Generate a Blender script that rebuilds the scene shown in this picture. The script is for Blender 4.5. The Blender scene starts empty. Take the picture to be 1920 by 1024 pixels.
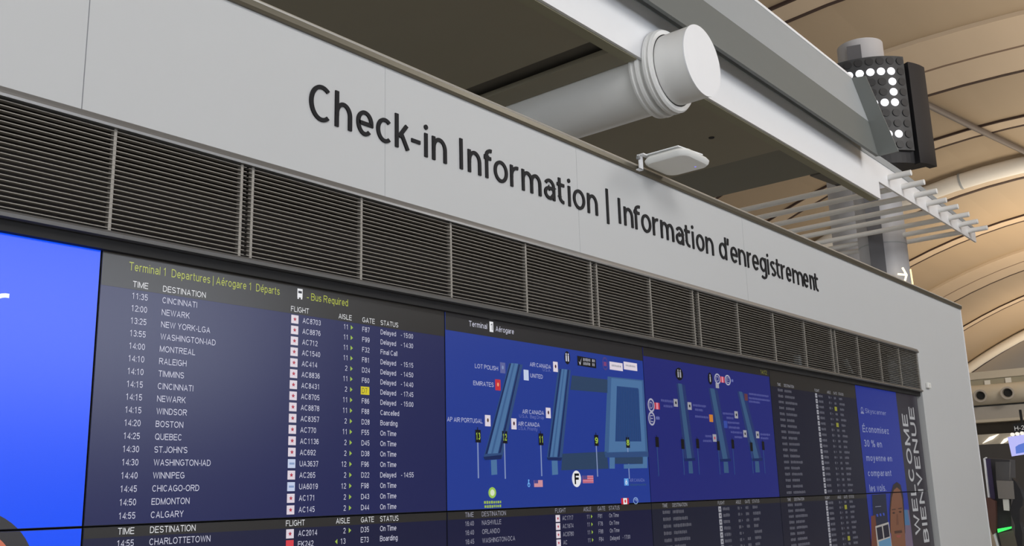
import bpy, bmesh, math, random
from mathutils import Vector, Matrix
random.seed(7)
C = bpy.context.scene.collection
PI = math.pi
CAMZ = 1.6

# ------------------------------------------------------------------ camera
F_PX = 1828.6
YAW, PITCH, ROLL = 0.87868, 0.22518, -0.0280
def _axes():
    f = Vector((math.sin(YAW)*math.cos(PITCH), math.cos(YAW)*math.cos(PITCH), math.sin(PITCH)))
    r = Vector((math.cos(YAW), -math.sin(YAW), 0)); u = r.cross(f)
    return f, r*math.cos(ROLL)+u*math.sin(ROLL), u*math.cos(ROLL)-r*math.sin(ROLL)
AF, AR, AU = _axes()
cd = bpy.data.cameras.new('camera'); cam = bpy.data.objects.new('camera', cd); C.objects.link(cam)
cd.sensor_width = 36; cd.lens = F_PX/1920*36; cd.clip_end = 400; cd.clip_start = 0.05
m = Matrix((( AR.x, AU.x, -AF.x), (AR.y, AU.y, -AF.y), (AR.z, AU.z, -AF.z))).to_4x4()
m.translation = (0, 0, CAMZ); cam.matrix_world = m
bpy.context.scene.camera = cam

# ------------------------------------------------------------------ world, lamps, exposure
sc = bpy.context.scene
sc.view_settings.view_transform = 'Standard'; sc.view_settings.look = 'None'
sc.view_settings.exposure = 0.0; sc.view_settings.gamma = 1.0; sc.view_settings.use_curve_mapping = False
w = bpy.data.worlds.new('hall_daylight'); sc.world = w; w.use_nodes = True
bg = w.node_tree.nodes['Background']; bg.inputs[0].default_value = (0.90, 0.95, 1.0, 1); bg.inputs[1].default_value = 1.1
def area(name, loc, target, sx, sy, power, col):
    l = bpy.data.lights.new(name, 'AREA'); l.shape = 'RECTANGLE'; l.size = sx; l.size_y = sy; l.energy = power; l.color = col
    o = bpy.data.objects.new(name, l); C.objects.link(o); o.location = loc
    o.rotation_euler = (Vector(target)-Vector(loc)).to_track_quat('-Z', 'Y').to_euler()
    return o
area('unseen_overhead_lamp', (1.0, -4.0, 8.4), (2.0, 2.5, 3.4), 5, 3, 310, (1.0, 0.99, 0.98))  # unseen overhead lamps added to light the wall and beam
area('unseen_overhead_lamp', (13.0, -4.0, 8.4), (12.5, 4.0, 6.4), 3, 3, 350, (1.0, 0.98, 0.96))
area('vault_fill', (22, 1, 7.4), (22, 1.5, 12), 16, 6, 400, (1.0, 0.88, 0.74))  # unseen uplights added to brighten and even out the vault
area('vault_fill', (33, 3, 7.4), (33, 4, 12), 6, 6, 260, (1.0, 0.86, 0.68))
area('vault_fill', (43, 6, 7.4), (43.5, 8, 12), 12, 4, 640, (1.0, 0.80, 0.57))
area('vault_fill', (58, 8, 6.5), (59, 11, 10), 12, 4, 620, (1.0, 0.80, 0.57))
area('bulkhead_fill', (33, 3, 8.5), (40, 9, 6), 2, 2, 300, (1.0, 0.93, 0.82))  # unseen lamp added to brighten the far bulkhead

# ------------------------------------------------------------------ helpers
def lin(c):
    return tuple((x/255/12.92) if x/255 <= .04045 else ((x/255+.055)/1.055)**2.4 for x in c)
_m = {}
def mat(name, rgb, rough=.5, metal=0., noise=0., scale=8., bump=0., emit=None, es=1., spec=.5, stretch=(1,1,1)):
    if name in _m: return _m[name]
    a = bpy.data.materials.new(name); a.use_nodes = True; n = a.node_tree.nodes; l = a.node_tree.links
    b = n['Principled BSDF']; c = lin(rgb)
    b.inputs['Base Color'].default_value = (*c, 1); b.inputs['Roughness'].default_value = rough; b.inputs['Metallic'].default_value = metal
    b.inputs['Specular IOR Level'].default_value = spec
    if noise or bump:
        tc = n.new('ShaderNodeTexCoord'); mp = n.new('ShaderNodeMapping'); mp.inputs['Scale'].default_value = stretch
        nz = n.new('ShaderNodeTexNoise'); nz.inputs['Scale'].default_value = scale; nz.inputs['Detail'].default_value = 4
        l.new(tc.outputs['Object'], mp.inputs[0]); l.new(mp.outputs[0], nz.inputs['Vector'])
        if noise:
            r = n.new('ShaderNodeMapRange'); r.inputs['To Min'].default_value = 1-noise; r.inputs['To Max'].default_value = 1+noise
            mx = n.new('ShaderNodeMix'); mx.data_type = 'RGBA'; mx.blend_type = 'MULTIPLY'; mx.inputs[0].default_value = 1
            mx.inputs[6].default_value = (*c, 1)
            l.new(nz.outputs['Fac'], r.inputs['Value']); l.new(r.outputs[0], mx.inputs[7]); l.new(mx.outputs[2], b.inputs['Base Color'])
        if bump:
            bp = n.new('ShaderNodeBump'); bp.inputs['Strength'].default_value = bump; bp.inputs['Distance'].default_value = .01
            l.new(nz.outputs['Fac'], bp.inputs['Height']); l.new(bp.outputs[0], b.inputs['Normal'])
    if emit:
        b.inputs['Emission Color'].default_value = (*lin(emit), 1); b.inputs['Emission Strength'].default_value = es
    _m[name] = a; return a
def lit(rgb, es=1.0):          # a patch of glowing screen picture behind matt screen glass
    return mat('screen_%d_%d_%d_%d' % (*rgb, int(es*100)), (5, 5, 6), .27, emit=rgb, es=es, spec=.8)

def pix(px, py):
    return AF*F_PX + AR*(px-960) - AU*(py-512)
O = Vector((0, 0, CAMZ))
def at(px, py, Y): d = pix(px, py); return O + d*(Y/d.y)
def atx(px, py, X): d = pix(px, py); return O + d*(X/d.x)
def atz(px, py, Z): d = pix(px, py); return O + d*((Z-CAMZ)/d.z)

class MB:                       # gathers shapes with material slots, links them as ONE mesh object
    def __init__(s): s.v = []; s.f = []; s.mi = []; s.mats = []; s.sm = []
    def slot(s, m):
        if m not in s.mats: s.mats.append(m)
        return s.mats.index(m)
    def add(s, v, f, m, smooth=False):
        o = len(s.v); s.v += [tuple(p) for p in v]; k = s.slot(m)
        for q in f: s.f.append(tuple(i+o for i in q)); s.mi.append(k); s.sm.append(smooth)
    def box(s, x0, x1, y0, y1, z0, z1, m):
        v = [(x, y, z) for x in (x0, x1) for y in (y0, y1) for z in (z0, z1)]
        s.add(v, [(0,1,3,2),(4,6,7,5),(0,4,5,1),(2,3,7,6),(0,2,6,4),(1,5,7,3)], m)
    def prism(s, pts, d, m):    # closed outline (3-D points) pushed along vector d
        n = len(pts); d = Vector(d); a = [Vector(p) for p in pts]
        s.add(a+[p+d for p in a], [tuple(range(n)), tuple(range(2*n-1, n-1, -1))]+[(i, n+i, n+(i+1) % n, (i+1) % n) for i in range(n)], m)
    def lathe(s, prof, c, ax, m, seg=40, smooth=True):     # prof: (distance along ax, radius)
        ax = Vector(ax).normalized(); c = Vector(c)
        e1 = ax.cross(Vector((0, 0, 1)) if abs(ax.z) < .9 else Vector((1, 0, 0))).normalized(); e2 = ax.cross(e1)
        v = []; f = []
        for t, r in prof:
            for i in range(seg):
                a = 2*PI*i/seg; v.append(c+ax*t+(e1*math.cos(a)+e2*math.sin(a))*r)
        for j in range(len(prof)-1):
            for i in range(seg):
                k = (i+1) % seg; f.append((j*seg+i, j*seg+k, (j+1)*seg+k, (j+1)*seg+i))
        if prof[0][1] > 1e-4: f.append(tuple(range(seg-1, -1, -1)))
        if prof[-1][1] > 1e-4: f.append(tuple((len(prof)-1)*seg+i for i in range(seg)))
        s.add(v, f, m, smooth)
    def tube(s, a, b, r, m, seg=16):
        a = Vector(a); b = Vector(b); s.lathe([(0, r), ((b-a).length, r)], a, b-a, m, seg)
    def build(s, name, parent=None, bevel=0., weld=False):
        me = bpy.data.meshes.new(name); me.from_pydata(s.v, [], s.f)
        for mm in s.mats: me.materials.append(mm)
        me.polygons.foreach_set('material_index', s.mi); me.polygons.foreach_set('use_smooth', s.sm); me.update()
        bm = bmesh.new(); bm.from_mesh(me); bmesh.ops.recalc_face_normals(bm, faces=bm.faces); bm.to_mesh(me); bm.free()
        if any(s.sm):
            bpy_ang = math.radians(40)
            bm = bmesh.new(); bm.from_mesh(me)
            for e in bm.edges:
                if len(e.link_faces) == 2 and e.calc_face_angle(0) > bpy_ang: e.smooth = False
            bm.to_mesh(me); bm.free()
        o = bpy.data.objects.new(name, me); C.objects.link(o)
        if parent: o.parent = parent; o.matrix_parent_inverse = parent.matrix_world.inverted()
        if bevel:
            b = o.modifiers.new('bevel', 'BEVEL'); b.width = bevel; b.segments = 2; b.limit_method = 'ANGLE'
        return o
def tag(o, label=None, cat=None, group=None, kind=None):
    if label: o['label'] = label
    if cat: o['category'] = cat
    if group: o['group'] = group
    if kind: o['kind'] = kind
    return o
def thing(name, loc, label, cat, group=None):
    o = bpy.data.objects.new(name, None); C.objects.link(o); o.location = loc; o.empty_display_size = .1
    bpy.context.view_layer.update()
    return tag(o, label, cat, group)
def struct(mb, name, label=None, **k): return tag(mb.build(name, **k), label, None, None, 'structure')

# ------------------------------------------------------------------ key dimensions
D = 3.1                          # wall face
YS = D+.045                      # face of the displays
ZT, ZL, ZB = CAMZ+.6301*D, CAMZ+.4277*D, CAMZ+.2943*D     # wall top, louvre top, louvre bottom
ZST, ZSM, ZSB = CAMZ+.864, CAMZ-.0588, CAMZ-.984          # display rows
XP, XE = 10.065, 11.79           # pier edges
EDGE = [-.1, 1.5945, 3.286, 5.01, 6.733, 8.405, 10.03]

# materials
M_panel = mat('white_laminate', (193, 194, 194), .55, noise=.012, scale=3, spec=.3)
M_seam = mat('panel_joint', (120, 122, 126), .6)
M_steel = mat('brushed_steel', (150, 150, 150), .38, .85, noise=.06, scale=60, stretch=(.02, 1, 1))
M_rail = mat('bronze_rail_shaded', (112, 106, 92), .36, .6, noise=.05, scale=50, stretch=(.02, 1, 1))
M_louv = mat('louvre_aluminium', (150, 145, 137), .5, .2, noise=.05, scale=20, stretch=(.1, 1, 1))
M_black = mat('matt_black_board', (17, 16, 17), .7, noise=.1)
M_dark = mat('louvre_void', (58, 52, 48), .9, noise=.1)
M_letter = mat('black_acrylic_letter', (17, 17, 21), .6, noise=.05, spec=.25)
M_white = mat('white_powder_coat', (242, 243, 245), .42, noise=.01)
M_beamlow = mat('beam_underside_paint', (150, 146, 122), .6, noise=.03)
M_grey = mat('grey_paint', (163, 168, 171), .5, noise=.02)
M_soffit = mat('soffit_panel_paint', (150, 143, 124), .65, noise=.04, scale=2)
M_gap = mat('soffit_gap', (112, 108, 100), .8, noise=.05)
M_duct = mat('duct_paint', (240, 240, 238), .45, noise=.015)
M_plast = mat('white_plastic', (232, 232, 228), .38, noise=.01)
M_plastg = mat('grey_plastic', (226, 224, 216), .45, noise=.02)
M_vault = mat('beige_vault_panel', (172, 154, 130), .6, noise=.05, scale=.6, stretch=(.3, 1, 1))
M_vband = mat('vault_band_panel', (196, 178, 155), .6, noise=.04, scale=.6)
M_line = mat('vault_shadow_gap', (60, 42, 34), .8, noise=.05)
M_tube = mat('white_truss_paint', (236, 232, 224), .5, noise=.02)
M_bez = mat('display_bezel', (12, 12, 14), .5, noise=.05)

# ------------------------------------------------------------------ setting
b = MB(); b.box(-30, 90, -30, 40, -.1, 0, mat('terrazzo_floor', (186, 183, 176), .35, noise=.06, scale=12)); struct(b, 'floor')

b = MB(); b.box(-14, 13.0, -12.3, -12, 0, 3.7, mat('rear_blocker_dark', (92, 90, 92), .7, noise=.05)); struct(b, 'wall_rear_sill')  # unseen dark sill below the added glowing window
b = MB(); b.box(-14, 13.0, -12.26, -12.2, 3.7, 8.2, mat('rear_glow', (200, 205, 210), .3, emit=(236, 243, 255), es=4.3)); struct(b, 'rear_glow_panel')  # unseen glowing window added to light the wall and haze the screens
b = MB()
for i in range(10): b.box(-14+i*3-.06, -14+i*3+.06, -12.2, -12.05, 3.7, 8.2, M_steel)
b.box(-14, 13, -12.2, -12.05, 5.7, 5.8, M_steel); struct(b, 'trim_40')
b = MB(); b.box(13.0, 85, -12.3, -12, 0, 2.2, mat('rear_blocker_dark', (92, 90, 92), .7, noise=.05)); b.box(13.0, 85, -12.3, -12, 2.2, 9, mat('rear_blocker_dark', (92, 90, 92), .7)); struct(b, 'wall_rear_blocker')  # unseen dark wall added to keep the right-hand screen reflections dark
b = MB()
XL = -2.0
b.box(XL, XE, D, D+.36, ZL, ZT, M_panel)                    # fascia
b.box(XP, XE, D, D+.35, 0, ZL, M_panel)                     # pier
b.box(XL, XP, D+.02, D+.10, 0, ZSB-.02, M_panel)            # base below the displays
for px, py, hw, sm in ((161, 100, .0016, M_seam), (722, 240, .0012, mat('fine_joint', (166, 168, 170), .6)), (1084, 380, .0012, mat('fine_joint', (166, 168, 170), .6)), (1398, 500, .0012, mat('fine_joint', (166, 168, 170), .6))):
    X = at(px, py, D).x; b.box(X-hw, X+hw, D-.0006, D+.001, ZL, ZT, sm)
struct(b, 'wall_front', 'light grey panelled wall round the displays, with the raised lettering above')
b = MB(); b.box(XE-.004, XE+.014, D-.004, D+.35, 0, ZT, M_white); struct(b, 'trim_1')
# top rail: bronze coping and rounded lip, shade and highlight put into their colours
b = MB()
pr = [(D+.02, 0), (D-.012, 0), (D-.02, .010), (D-.022, .034), (D+.02, .034)]
b.prism([(XL, y, ZT+z) for y, z in pr], (XE-XL+.005, 0, 0), M_rail)
struct(b, 'trim_2')
b = MB(); b.prism([(XL, y, ZT+z) for y, z in [(D+.02, .034), (D-.022, .034), (D-.024, .040), (D-.020, .047), (D-.010, .051), (D+.02, .052)]], (XE-XL+.005, 0, 0), mat('lip_highlight', (205, 200, 190), .3, .5, noise=.03)); struct(b, 'trim_6')
# louvre head trim
b = MB()
zt0 = ZL
pr = [(D+.02, 0), (D-.004, 0), (D-.012, -.016), (D-.016, -.026), (D-.016, -.036), (D+.02, -.038)]
b.prism([(XL, y, zt0+z) for y, z in pr], (XP-XL, 0, 0), M_steel); struct(b, 'trim_3')
# louvre sill
b = MB()
pr = [(D+.04, 0), (D-.006, -.003), (D-.014, -.012), (D-.010, -.024), (D+.04, -.026)]
b.prism([(XL, y, ZB+.012+z) for y, z in pr], (XP-XL, 0, 0), M_steel); struct(b, 'trim_4')
b = MB(); b.box(XL, XP, D+.018, D+.09, ZST-.004, ZB-.014, M_black); struct(b, 'trim_5')
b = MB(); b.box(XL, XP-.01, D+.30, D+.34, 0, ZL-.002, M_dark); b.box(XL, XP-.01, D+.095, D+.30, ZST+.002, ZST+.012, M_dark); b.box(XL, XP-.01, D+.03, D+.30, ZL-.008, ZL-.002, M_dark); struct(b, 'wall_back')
b = MB(); b.box(XL, XP-.01, D+.12, D+.14, ZSB, ZST-.002, M_black); struct(b, 'wall_display_backing')

# ------------------------------------------------------------------ louvres
LT, LB = ZL-.036, ZB+.010
panels = [(.55, [ .955, 1.592], 2.112, 'louvre panel at the far left of the wall, left of the first double bar'),
          (2.163, [2.725, 3.289, 3.856], 4.441, 'louvre panel left of centre, below the words Check-in Information'),
          (4.499, [5.069], 5.590, 'narrow two-bay louvre panel under the French words'),
          (5.667, [6.216, 6.785, 7.340], 7.882, 'louvre panel below the end of the lettering'),
          (7.961, [8.462, 8.996, 9.512], 10.035, 'louvre panel at the far right, ending at the pier')]
NS = 21
for x0, divs, x1, lab in panels:
    t = thing('louvre_panel', (x0, D, LB), lab, 'louvre', 'louvre panels above the displays')
    s = MB(); p = (LT-LB)/NS
    for i in range(NS):
        z = LB+p*(i+.5)
        s.prism([(x0-.02, D-.002, z-.0014), (x0-.02, D-.002, z+.0012), (x0-.02, D+.024, z+.0030), (x0-.02, D+.024, z+.0004)], (min(x1+.02, XP-.004)-x0+.02, 0, 0), M_louv)
    s.build('slats', t)
    for x in [x0]+divs+[x1]:
        d = MB(); d.box(x-.0055, x+.0055, D-.001, D+.022, LB, LT, M_louv); d.build('support_bar', t)
    if x0 > 5:
        k = MB()
        if x0 < 6: k.box(7.30, 7.345, D+.05, D+.09, LB, LB+.10, M_grey)
        else: k.prism([(8.30, D+.06, LB+.16), (8.34, D+.06, LB+.16), (8.46, D+.06, LB+.04), (8.42, D+.06, LB+.04)], (0, .03, 0), M_grey)
        k.build('inner_bracket', t)

# ------------------------------------------------------------------ raised lettering
XH, CAP, SW = .119, .160, .0208
VS = .86                        # pen is a little thinner across than down
def arc(cx, cz, rx, rz, a0, a1, n=18):
    return [(cx+rx*math.cos(math.radians(a0+(a1-a0)*i/n)), cz+rz*math.sin(math.radians(a0+(a1-a0)*i/n))) for i in range(n+1)]
def glyph(c, x0, x1):
    h = SW/2; hv = h*VS; L, R = x0+h, x1-h; W = R-L; mx = (L+R)/2; B, T = hv, XH-hv; r = .048; P = []; closed = []
    if c == 'C':
        T = CAP+.003-hv; B = hv-.003; cz = (T+B)/2; rx = W/1.58
        P.append(arc(L+rx, cz, rx, (T-B)/2, 52, 308, 30))
    elif c == 'c':
        cz = (T+B)/2; rx = W/1.62; P.append(arc(L+rx, cz, rx, (T-B)/2, 50, 310, 26))
    elif c in 'nh':
        P.append([(L, 0), (L, CAP+.004 if c == 'h' else XH)])
        P.append([(L, T-r-.012)]+arc(mx, T-r, W/2, r, 180, 0)+[(R, 0)])
    elif c == 'm':
        P.append([(L, 0), (L, XH)]); q = W/2
        for k in (0, 1): P.append([(L+q*k, T-r-.012)]+arc(L+q*(k+.5), T-r, q/2, r*.9, 180, 0)+[(L+q*(k+1), 0)])
    elif c == 'r':
        P.append([(L, 0), (L, XH)]); P.append([(L, T-r-.012)]+arc(L+W*.98, T-r, W*.98, r, 180, 82))
    elif c in 'iI|':
        m_ = mx
        if c == 'I': P.append([(m_, 0), (m_, CAP)])
        elif c == '|': P.append([(m_, -.027), (m_, .190)])
        else: P.append([(m_, 0), (m_, XH)])
    elif c == 'e':
        cz = (T+B)/2+.003
        P.append([(L+.004, cz-.004), (R, cz-.004)]+arc(mx, cz, W/2, T-cz, 0, 180)+arc(mx, cz, W/2, cz-B, 180, 312)[1:])
    elif c == 'o': closed.append(arc(mx, (T+B)/2, W/2, (T-B)/2, 0, 360, 36)[:-1])
    elif c == 'k':
        P.append([(L, 0), (L, CAP+.004)]); P.append([(R-.006, XH), (L+.014, XH*.46)]); P.append([(L+.03, XH*.58), (R, 0)])
    elif c == '-': P.append([(x0, .060), (x1, .060)])
    elif c == 'f':
        xs = L+W*.22; rx = (R-xs)*1.05
        P.append([(xs, 0), (xs, CAP-hv-.03)]+arc(xs+rx, CAP-hv-.03, rx, .03, 180, 78)); P.append([(x0, T-.002), (x1-.008, T-.002)])
    elif c == 't':
        xs = L+W*.26; rx = (R-xs)*.95
        P.append([(xs, XH+.028), (xs, B+.03)]+arc(xs+rx, B+.03, rx, .03, 180, 275)); P.append([(x0, T-.002), (x1-.004, T-.002)])
    elif c == 'd':
        P.append([(R, 0), (R, CAP+.004)]); closed.append(arc(mx, (T+B)/2, W/2, (T-B)/2, 0, 360, 36)[:-1])
    elif c == 'g':
        P.append([(R, XH), (R, -.012)]+arc(mx, -.012, W/2, .026, 0, -140)); closed.append(arc(mx, (T+B)/2+.004, W/2, (T-B)/2-.004, 0, 360, 36)[:-1])
    elif c == "'": P.append([(mx+.003, CAP+.002), (mx-.004, CAP-.045)])
    elif c == 'a':
        P.append([(R, 0), (R, T-.04)]+arc(mx, T-.04, W/2, .04, 0, 148))
        zb = .066; rz = (zb-B)/2
        P.append([(R, zb), (mx-.004, zb)]+arc(mx-.004, B+rz, W/2-.004, rz, 90, 270)+[(mx+.01, B)]+[(R, B+.028)])
    elif c == 's':
        zm = (T+B)/2; rz = (T-zm)/2
        P.append(arc(mx, zm+rz, W/2, rz, 40, 180, 10)+[(mx-W*.2, zm+.006), (mx+W*.2, zm-.006)]+arc(mx, zm-rz, W/2, rz, 0, -140, 10))
    return P, closed
def ribbon(mb, pts, closed, y0, y1, zo, mt):
    q = [Vector((x, z/VS)) for x, z in pts]; n = len(q); lft = []; rgt = []
    for i in range(n):
        a = q[i-1] if (i or closed) else None; c = q[(i+1) % n] if (i < n-1 or closed) else None
        d1 = (q[i]-a).normalized() if a is not None else None; d2 = (c-q[i]).normalized() if c is not None else None
        d1 = d1 or d2; d2 = d2 or d1
        n1 = Vector((-d1.y, d1.x)); n2 = Vector((-d2.y, d2.x)); mm = (n1+n2)
        mm = mm.normalized() if mm.length > 1e-6 else n1
        k = SW/2/max(.5, mm.dot(n1)); lft.append(q[i]+mm*k); rgt.append(q[i]-mm*k)
    def p3(v, y): return (v.x, y, zo+v.y*VS)
    V = []; Fc = []
    for i in range(n): V += [p3(lft[i], y0), p3(rgt[i], y0), p3(rgt[i], y1), p3(lft[i], y1)]
    for i in range(n if closed else n-1):
        j = (i+1) % n
        for e in range(4): Fc.append((4*i+e, 4*i+(e+1) % 4, 4*j+(e+1) % 4, 4*j+e))
    if not closed: Fc += [(0, 1, 2, 3), (4*n-1, 4*n-2, 4*n-3, 4*n-4)]
    mb.add(V, Fc, mt)
LET = [('C',2.428,2.537),('h',2.567,2.662),('e',2.689,2.787),('c',2.807,2.895),('k',2.922,3.012),('-',3.026,3.084),('i',3.109,3.136),('n',3.164,3.263),('I',3.354,3.382),('n',3.417,3.514),('f',3.539,3.6),('o',3.614,3.723),('r',3.745,3.814),('m',3.84,4.003),('a',4.031,4.128),('t',4.148,4.218),('i',4.242,4.279),('o',4.297,4.41),('n',4.435,4.535),('|',4.622,4.657),('I',4.748,4.784),('n',4.815,4.913),('f',4.926,4.996),('o',5.008,5.119),('r',5.14,5.209),('m',5.235,5.394),('a',5.422,5.521),('t',5.536,5.608),('i',5.629,5.661),('o',5.688,5.796),('n',5.819,5.923),('d',6.007,6.116),("'",6.128,6.159),('e',6.175,6.28),('n',6.297,6.404),('r',6.431,6.496),('e',6.514,6.614),('g',6.636,6.741),('i',6.758,6.788),('s',6.815,6.901),('t',6.912,6.982),('r',6.999,7.071),('e',7.09,7.18),('m',7.207,7.4),('e',7.413,7.503),('n',7.535,7.622),('t',7.63,7.704)]
ZBASE = CAMZ+1.579
sign = thing('wall_lettering', (2.42, D, ZBASE), 'raised black lettering Check-in Information and French words on the grey wall', 'sign lettering')
for c, x0, x1 in LET:
    b = MB(); P, cl = glyph(c, x0, x1)
    for i, (p, q) in enumerate([(p, False) for p in P]+[(p, True) for p in cl]): ribbon(b, p, q, D-.0065-.0007*i, D+.001*i, ZBASE, M_letter)
    if c == 'i': b.lathe([(0, .0125), (.0065, .0125)], ((x0+x1)/2, D-.0065, ZBASE+.150), (0, 1, 0), M_letter, 20, False)
    b.build('letter', sign)

# ------------------------------------------------------------------ flat text for the screens
_tc = {}
PEN = .118
def _glyph2(c):                 # own sans-serif stroke alphabet, cap height 1
    h = PEN/2; T = 1-h; B = h; XX = .74-h; m = .5; P = []; K = []; base = c
    acc = {'é': 'e', 'É': 'E'}
    if c in acc: base = acc[c]
    Wd = dict(A=.94, B=.84, C=.94, D=.90, E=.80, F=.74, G=.98, H=.88, I=PEN, J=.62, K=.88, L=.70, M=1.04, N=.90, O=1.02, P=.82, Q=1.02, R=.92, S=.84, T=.82, U=.88, V=.90, W=1.30, X=.88, Y=.88, Z=.80)
    if base in Wd:
        w = Wd[base]; L, R = h, w-h; m = w/2; g = base
        if g == 'A': P = [[(L, 0), (m, T), (R, 0)], [(w*.22, .32), (w*.78, .32)]]
        elif g in 'BPR':
            q = w*.55; zc = .52 if g != 'B' else .54
            P = [[(L, 0), (L, 1)], [(L, T), (q, T)]+arc(q, (T+zc)/2, R-q-(.02 if g == 'B' else 0), (T-zc)/2, 90, -90, 10)+[(L, zc)]]
            if g == 'B': P.append([(L, B), (q, B)]+arc(q, (B+zc)/2, R-q, (zc-B)/2, -90, 90, 10)+[(L, zc)])
            if g == 'R': P.append([(q-.05, zc), (R, 0)])
        elif g in 'CG':
            P = [arc(m, .5, R-m, T-.5, 42, 318, 20)]
            if g == 'G': P = [arc(m, .5, R-m, T-.5, 42, 322, 20)+[(R, .2), (R, .47), (m+.05, .47)]]
        elif g == 'D': P = [[(L, 0), (L, 1)], [(L, T), (w*.42, T)]+arc(w*.42, .5, R-w*.42, T-.5, 90, -90, 14)+[(L, B)]]
        elif g in 'EFL':
            P = [[(L, 0), (L, 1)]]
            if g != 'F': P.append([(L, B), (w, B)])
            if g != 'L': P += [[(L, T), (w, T)], [(L, .52), (w*.92, .52)]]
        elif g == 'H': P = [[(L, 0), (L, 1)], [(R, 0), (R, 1)], [(L, .52), (R, .52)]]
        elif g == 'I': P = [[(L, 0), (L, 1)]]
        elif g == 'J': P = [[(R, 1), (R, .3)]+arc((L+R)/2, .3, (R-L)/2, .3-B, 0, -170, 10)]
        elif g == 'K': P = [[(L, 0), (L, 1)], [(R, 1), (L, .36)], [(w*.38, .58), (R, 0)]]
        elif g == 'M': P = [[(L, 0), (L, 1)], [(R, 0), (R, 1)], [(L, T), (m, .06), (R, T)]]
        elif g == 'N': P = [[(L, 0), (L, 1)], [(R, 0), (R, 1)], [(L, T), (R, B)]]
        elif g in 'OQ':
            K = [arc(m, .5, R-m, T-.5, 0, 360, 26)[:-1]]
            if g == 'Q': P = [[(m+.1, .27), (R, .0)]]
        elif g == 'S': P = [arc(m, .75-h/2, R-m, .25-h/2, 25, 180, 10)[:-1]+arc(m, .75-h/2, R-m, .25-h/2, 180, 250, 5)+arc(m, .25+h/2, R-m, .25-h/2, 70, 0, 5)+arc(m, .25+h/2, R-m, .25-h/2, 0, -155, 10)[1:]]
        elif g == 'T': P = [[(0, T), (w, T)], [(m, 0), (m, T)]]
        elif g == 'U': P = [[(L, 1), (L, .36)]+arc(m, .36, R-m, .36-B, 180, 360, 12)+[(R, 1)]]
        elif g == 'V': P = [[(L, 1), (m, B), (R, 1)]]
        elif g == 'W': P = [[(L, 1), (w*.27, B), (m, T), (w*.73, B), (R, 1)]]
        elif g == 'X': P = [[(L, 0), (R, 1)], [(L, 1), (R, 0)]]
        elif g == 'Y': P = [[(L, 1), (m, .45), (R, 1)], [(m, .45), (m, 0)]]
        elif g == 'Z': P = [[(0, T), (R, T), (L, B), (w, B)]]
        if c == 'É': P.append([(m-.02, 1.08), (m+.16, 1.25)])
    elif base.isdigit():
        w = .68; L, R = h, w-h; m = w/2; g = base
        if g == '0': K = [arc(m, .5, R-m, T-.5, 0, 360, 24)[:-1]]
        elif g == '1': P = [[(m+.06, 0), (m+.06, T), (L+.06, .74)]]
        elif g == '2': P = [arc(m, .70, R-m, T-.70, 165, -25, 12)+[(L, B), (w, B)]]
        elif g == '3': P = [arc(m, .74, R-m-.02, T-.74, 160, -90, 12), arc(m, (B+.52)/2, R-m, (.52-B)/2, 90, -160, 12)]
        elif g == '4': P = [[(R-.1, 0), (R-.1, T), (L, .28), (w, .28)]]
        elif g == '5': P = [[(R, T), (L+.07, T), (L+.02, .52)]+arc(m, .33, R-m, .33-B, 125, -155, 14)]
        elif g == '6': K = [arc(m, .33, R-m, .33-B, 0, 360, 20)[:-1]]; P = [arc(m, .5, R-m, T-.5, 180, 40, 10)+[], [(L, .5), (L, .33)]]
        elif g == '7': P = [[(0, T), (R, T), (m-.06, 0)]]
        elif g == '8': K = [arc(m, .755, R-m-.03, T-.755, 0, 360, 18)[:-1], arc(m, .30, R-m, .30-B, 0, 360, 18)[:-1]]
        elif g == '9': K = [arc(m, .67, R-m, T-.67, 0, 360, 20)[:-1]]; P = [arc(m, .5, R-m, .5-B, 0, -140, 10), [(R, .5), (R, .67)]]
    elif base.islower():
        Wl = dict(a=.66, b=.66, c=.62, d=.66, e=.68, f=.38, g=.66, h=.62, i=PEN, j=.3, k=.62, l=PEN, m=1.0, n=.62, o=.70, p=.66, q=.66, r=.42, s=.60, t=.38, u=.62, v=.66, w=.96, x=.64, y=.66, z=.58)
        w = Wl[base]; L, R = h, w-h; m = w/2; g = base; zc = (XX+B)/2; rz = (XX-B)/2; rx = R-m
        full = arc(m, zc, rx, rz, 0, 360, 22)[:-1]
        if g == 'a': P = [[(R, 0), (R, XX-.2)]+arc(m, XX-.2, rx, .2, 0, 150, 9), [(R, .42), (m, .42)]+arc(m, (.42+B)/2, rx, (.42-B)/2, 90, 270, 10)+[(R, .2)]]
        elif g == 'b': P = [[(L, 0), (L, 1)]]; K = [full]
        elif g == 'c': P = [arc(m, zc, rx, rz, 45, 315, 16)]
        elif g == 'd': P = [[(R, 0), (R, 1)]]; K = [full]
        elif g == 'e': P = [[(L, zc), (R, zc)]+arc(m, zc, rx, rz, 0, 318, 18)[1:]]
        elif g == 'f': P = [[(.14, 0), (.14, .8)]+arc(.34, .8, .2, T-.8, 180, 85, 6), [(0, .68), (w, .68)]]
        elif g == 'g': K = [full]; P = [[(R, .74), (R, -.02)]+arc(m, -.02, rx, .18, 0, -150, 9)]
        elif g == 'h': P = [[(L, 0), (L, 1)], [(L, XX-.25)]+arc(m, XX-.22, rx, .22, 180, 0, 10)+[(R, 0)]]
        elif g in 'ij': P = [[(L, 0), (L, .74)], [(L, .87), (L, 1)]]
        elif g == 'k': P = [[(L, 0), (L, 1)], [(R, .74), (L, .26)], [(w*.38, .44), (R, 0)]]
        elif g == 'l': P = [[(L, 0), (L, 1)]]
        elif g == 'm':
            P = [[(L, 0), (L, .74)]]; q = (R-L)/2
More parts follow.
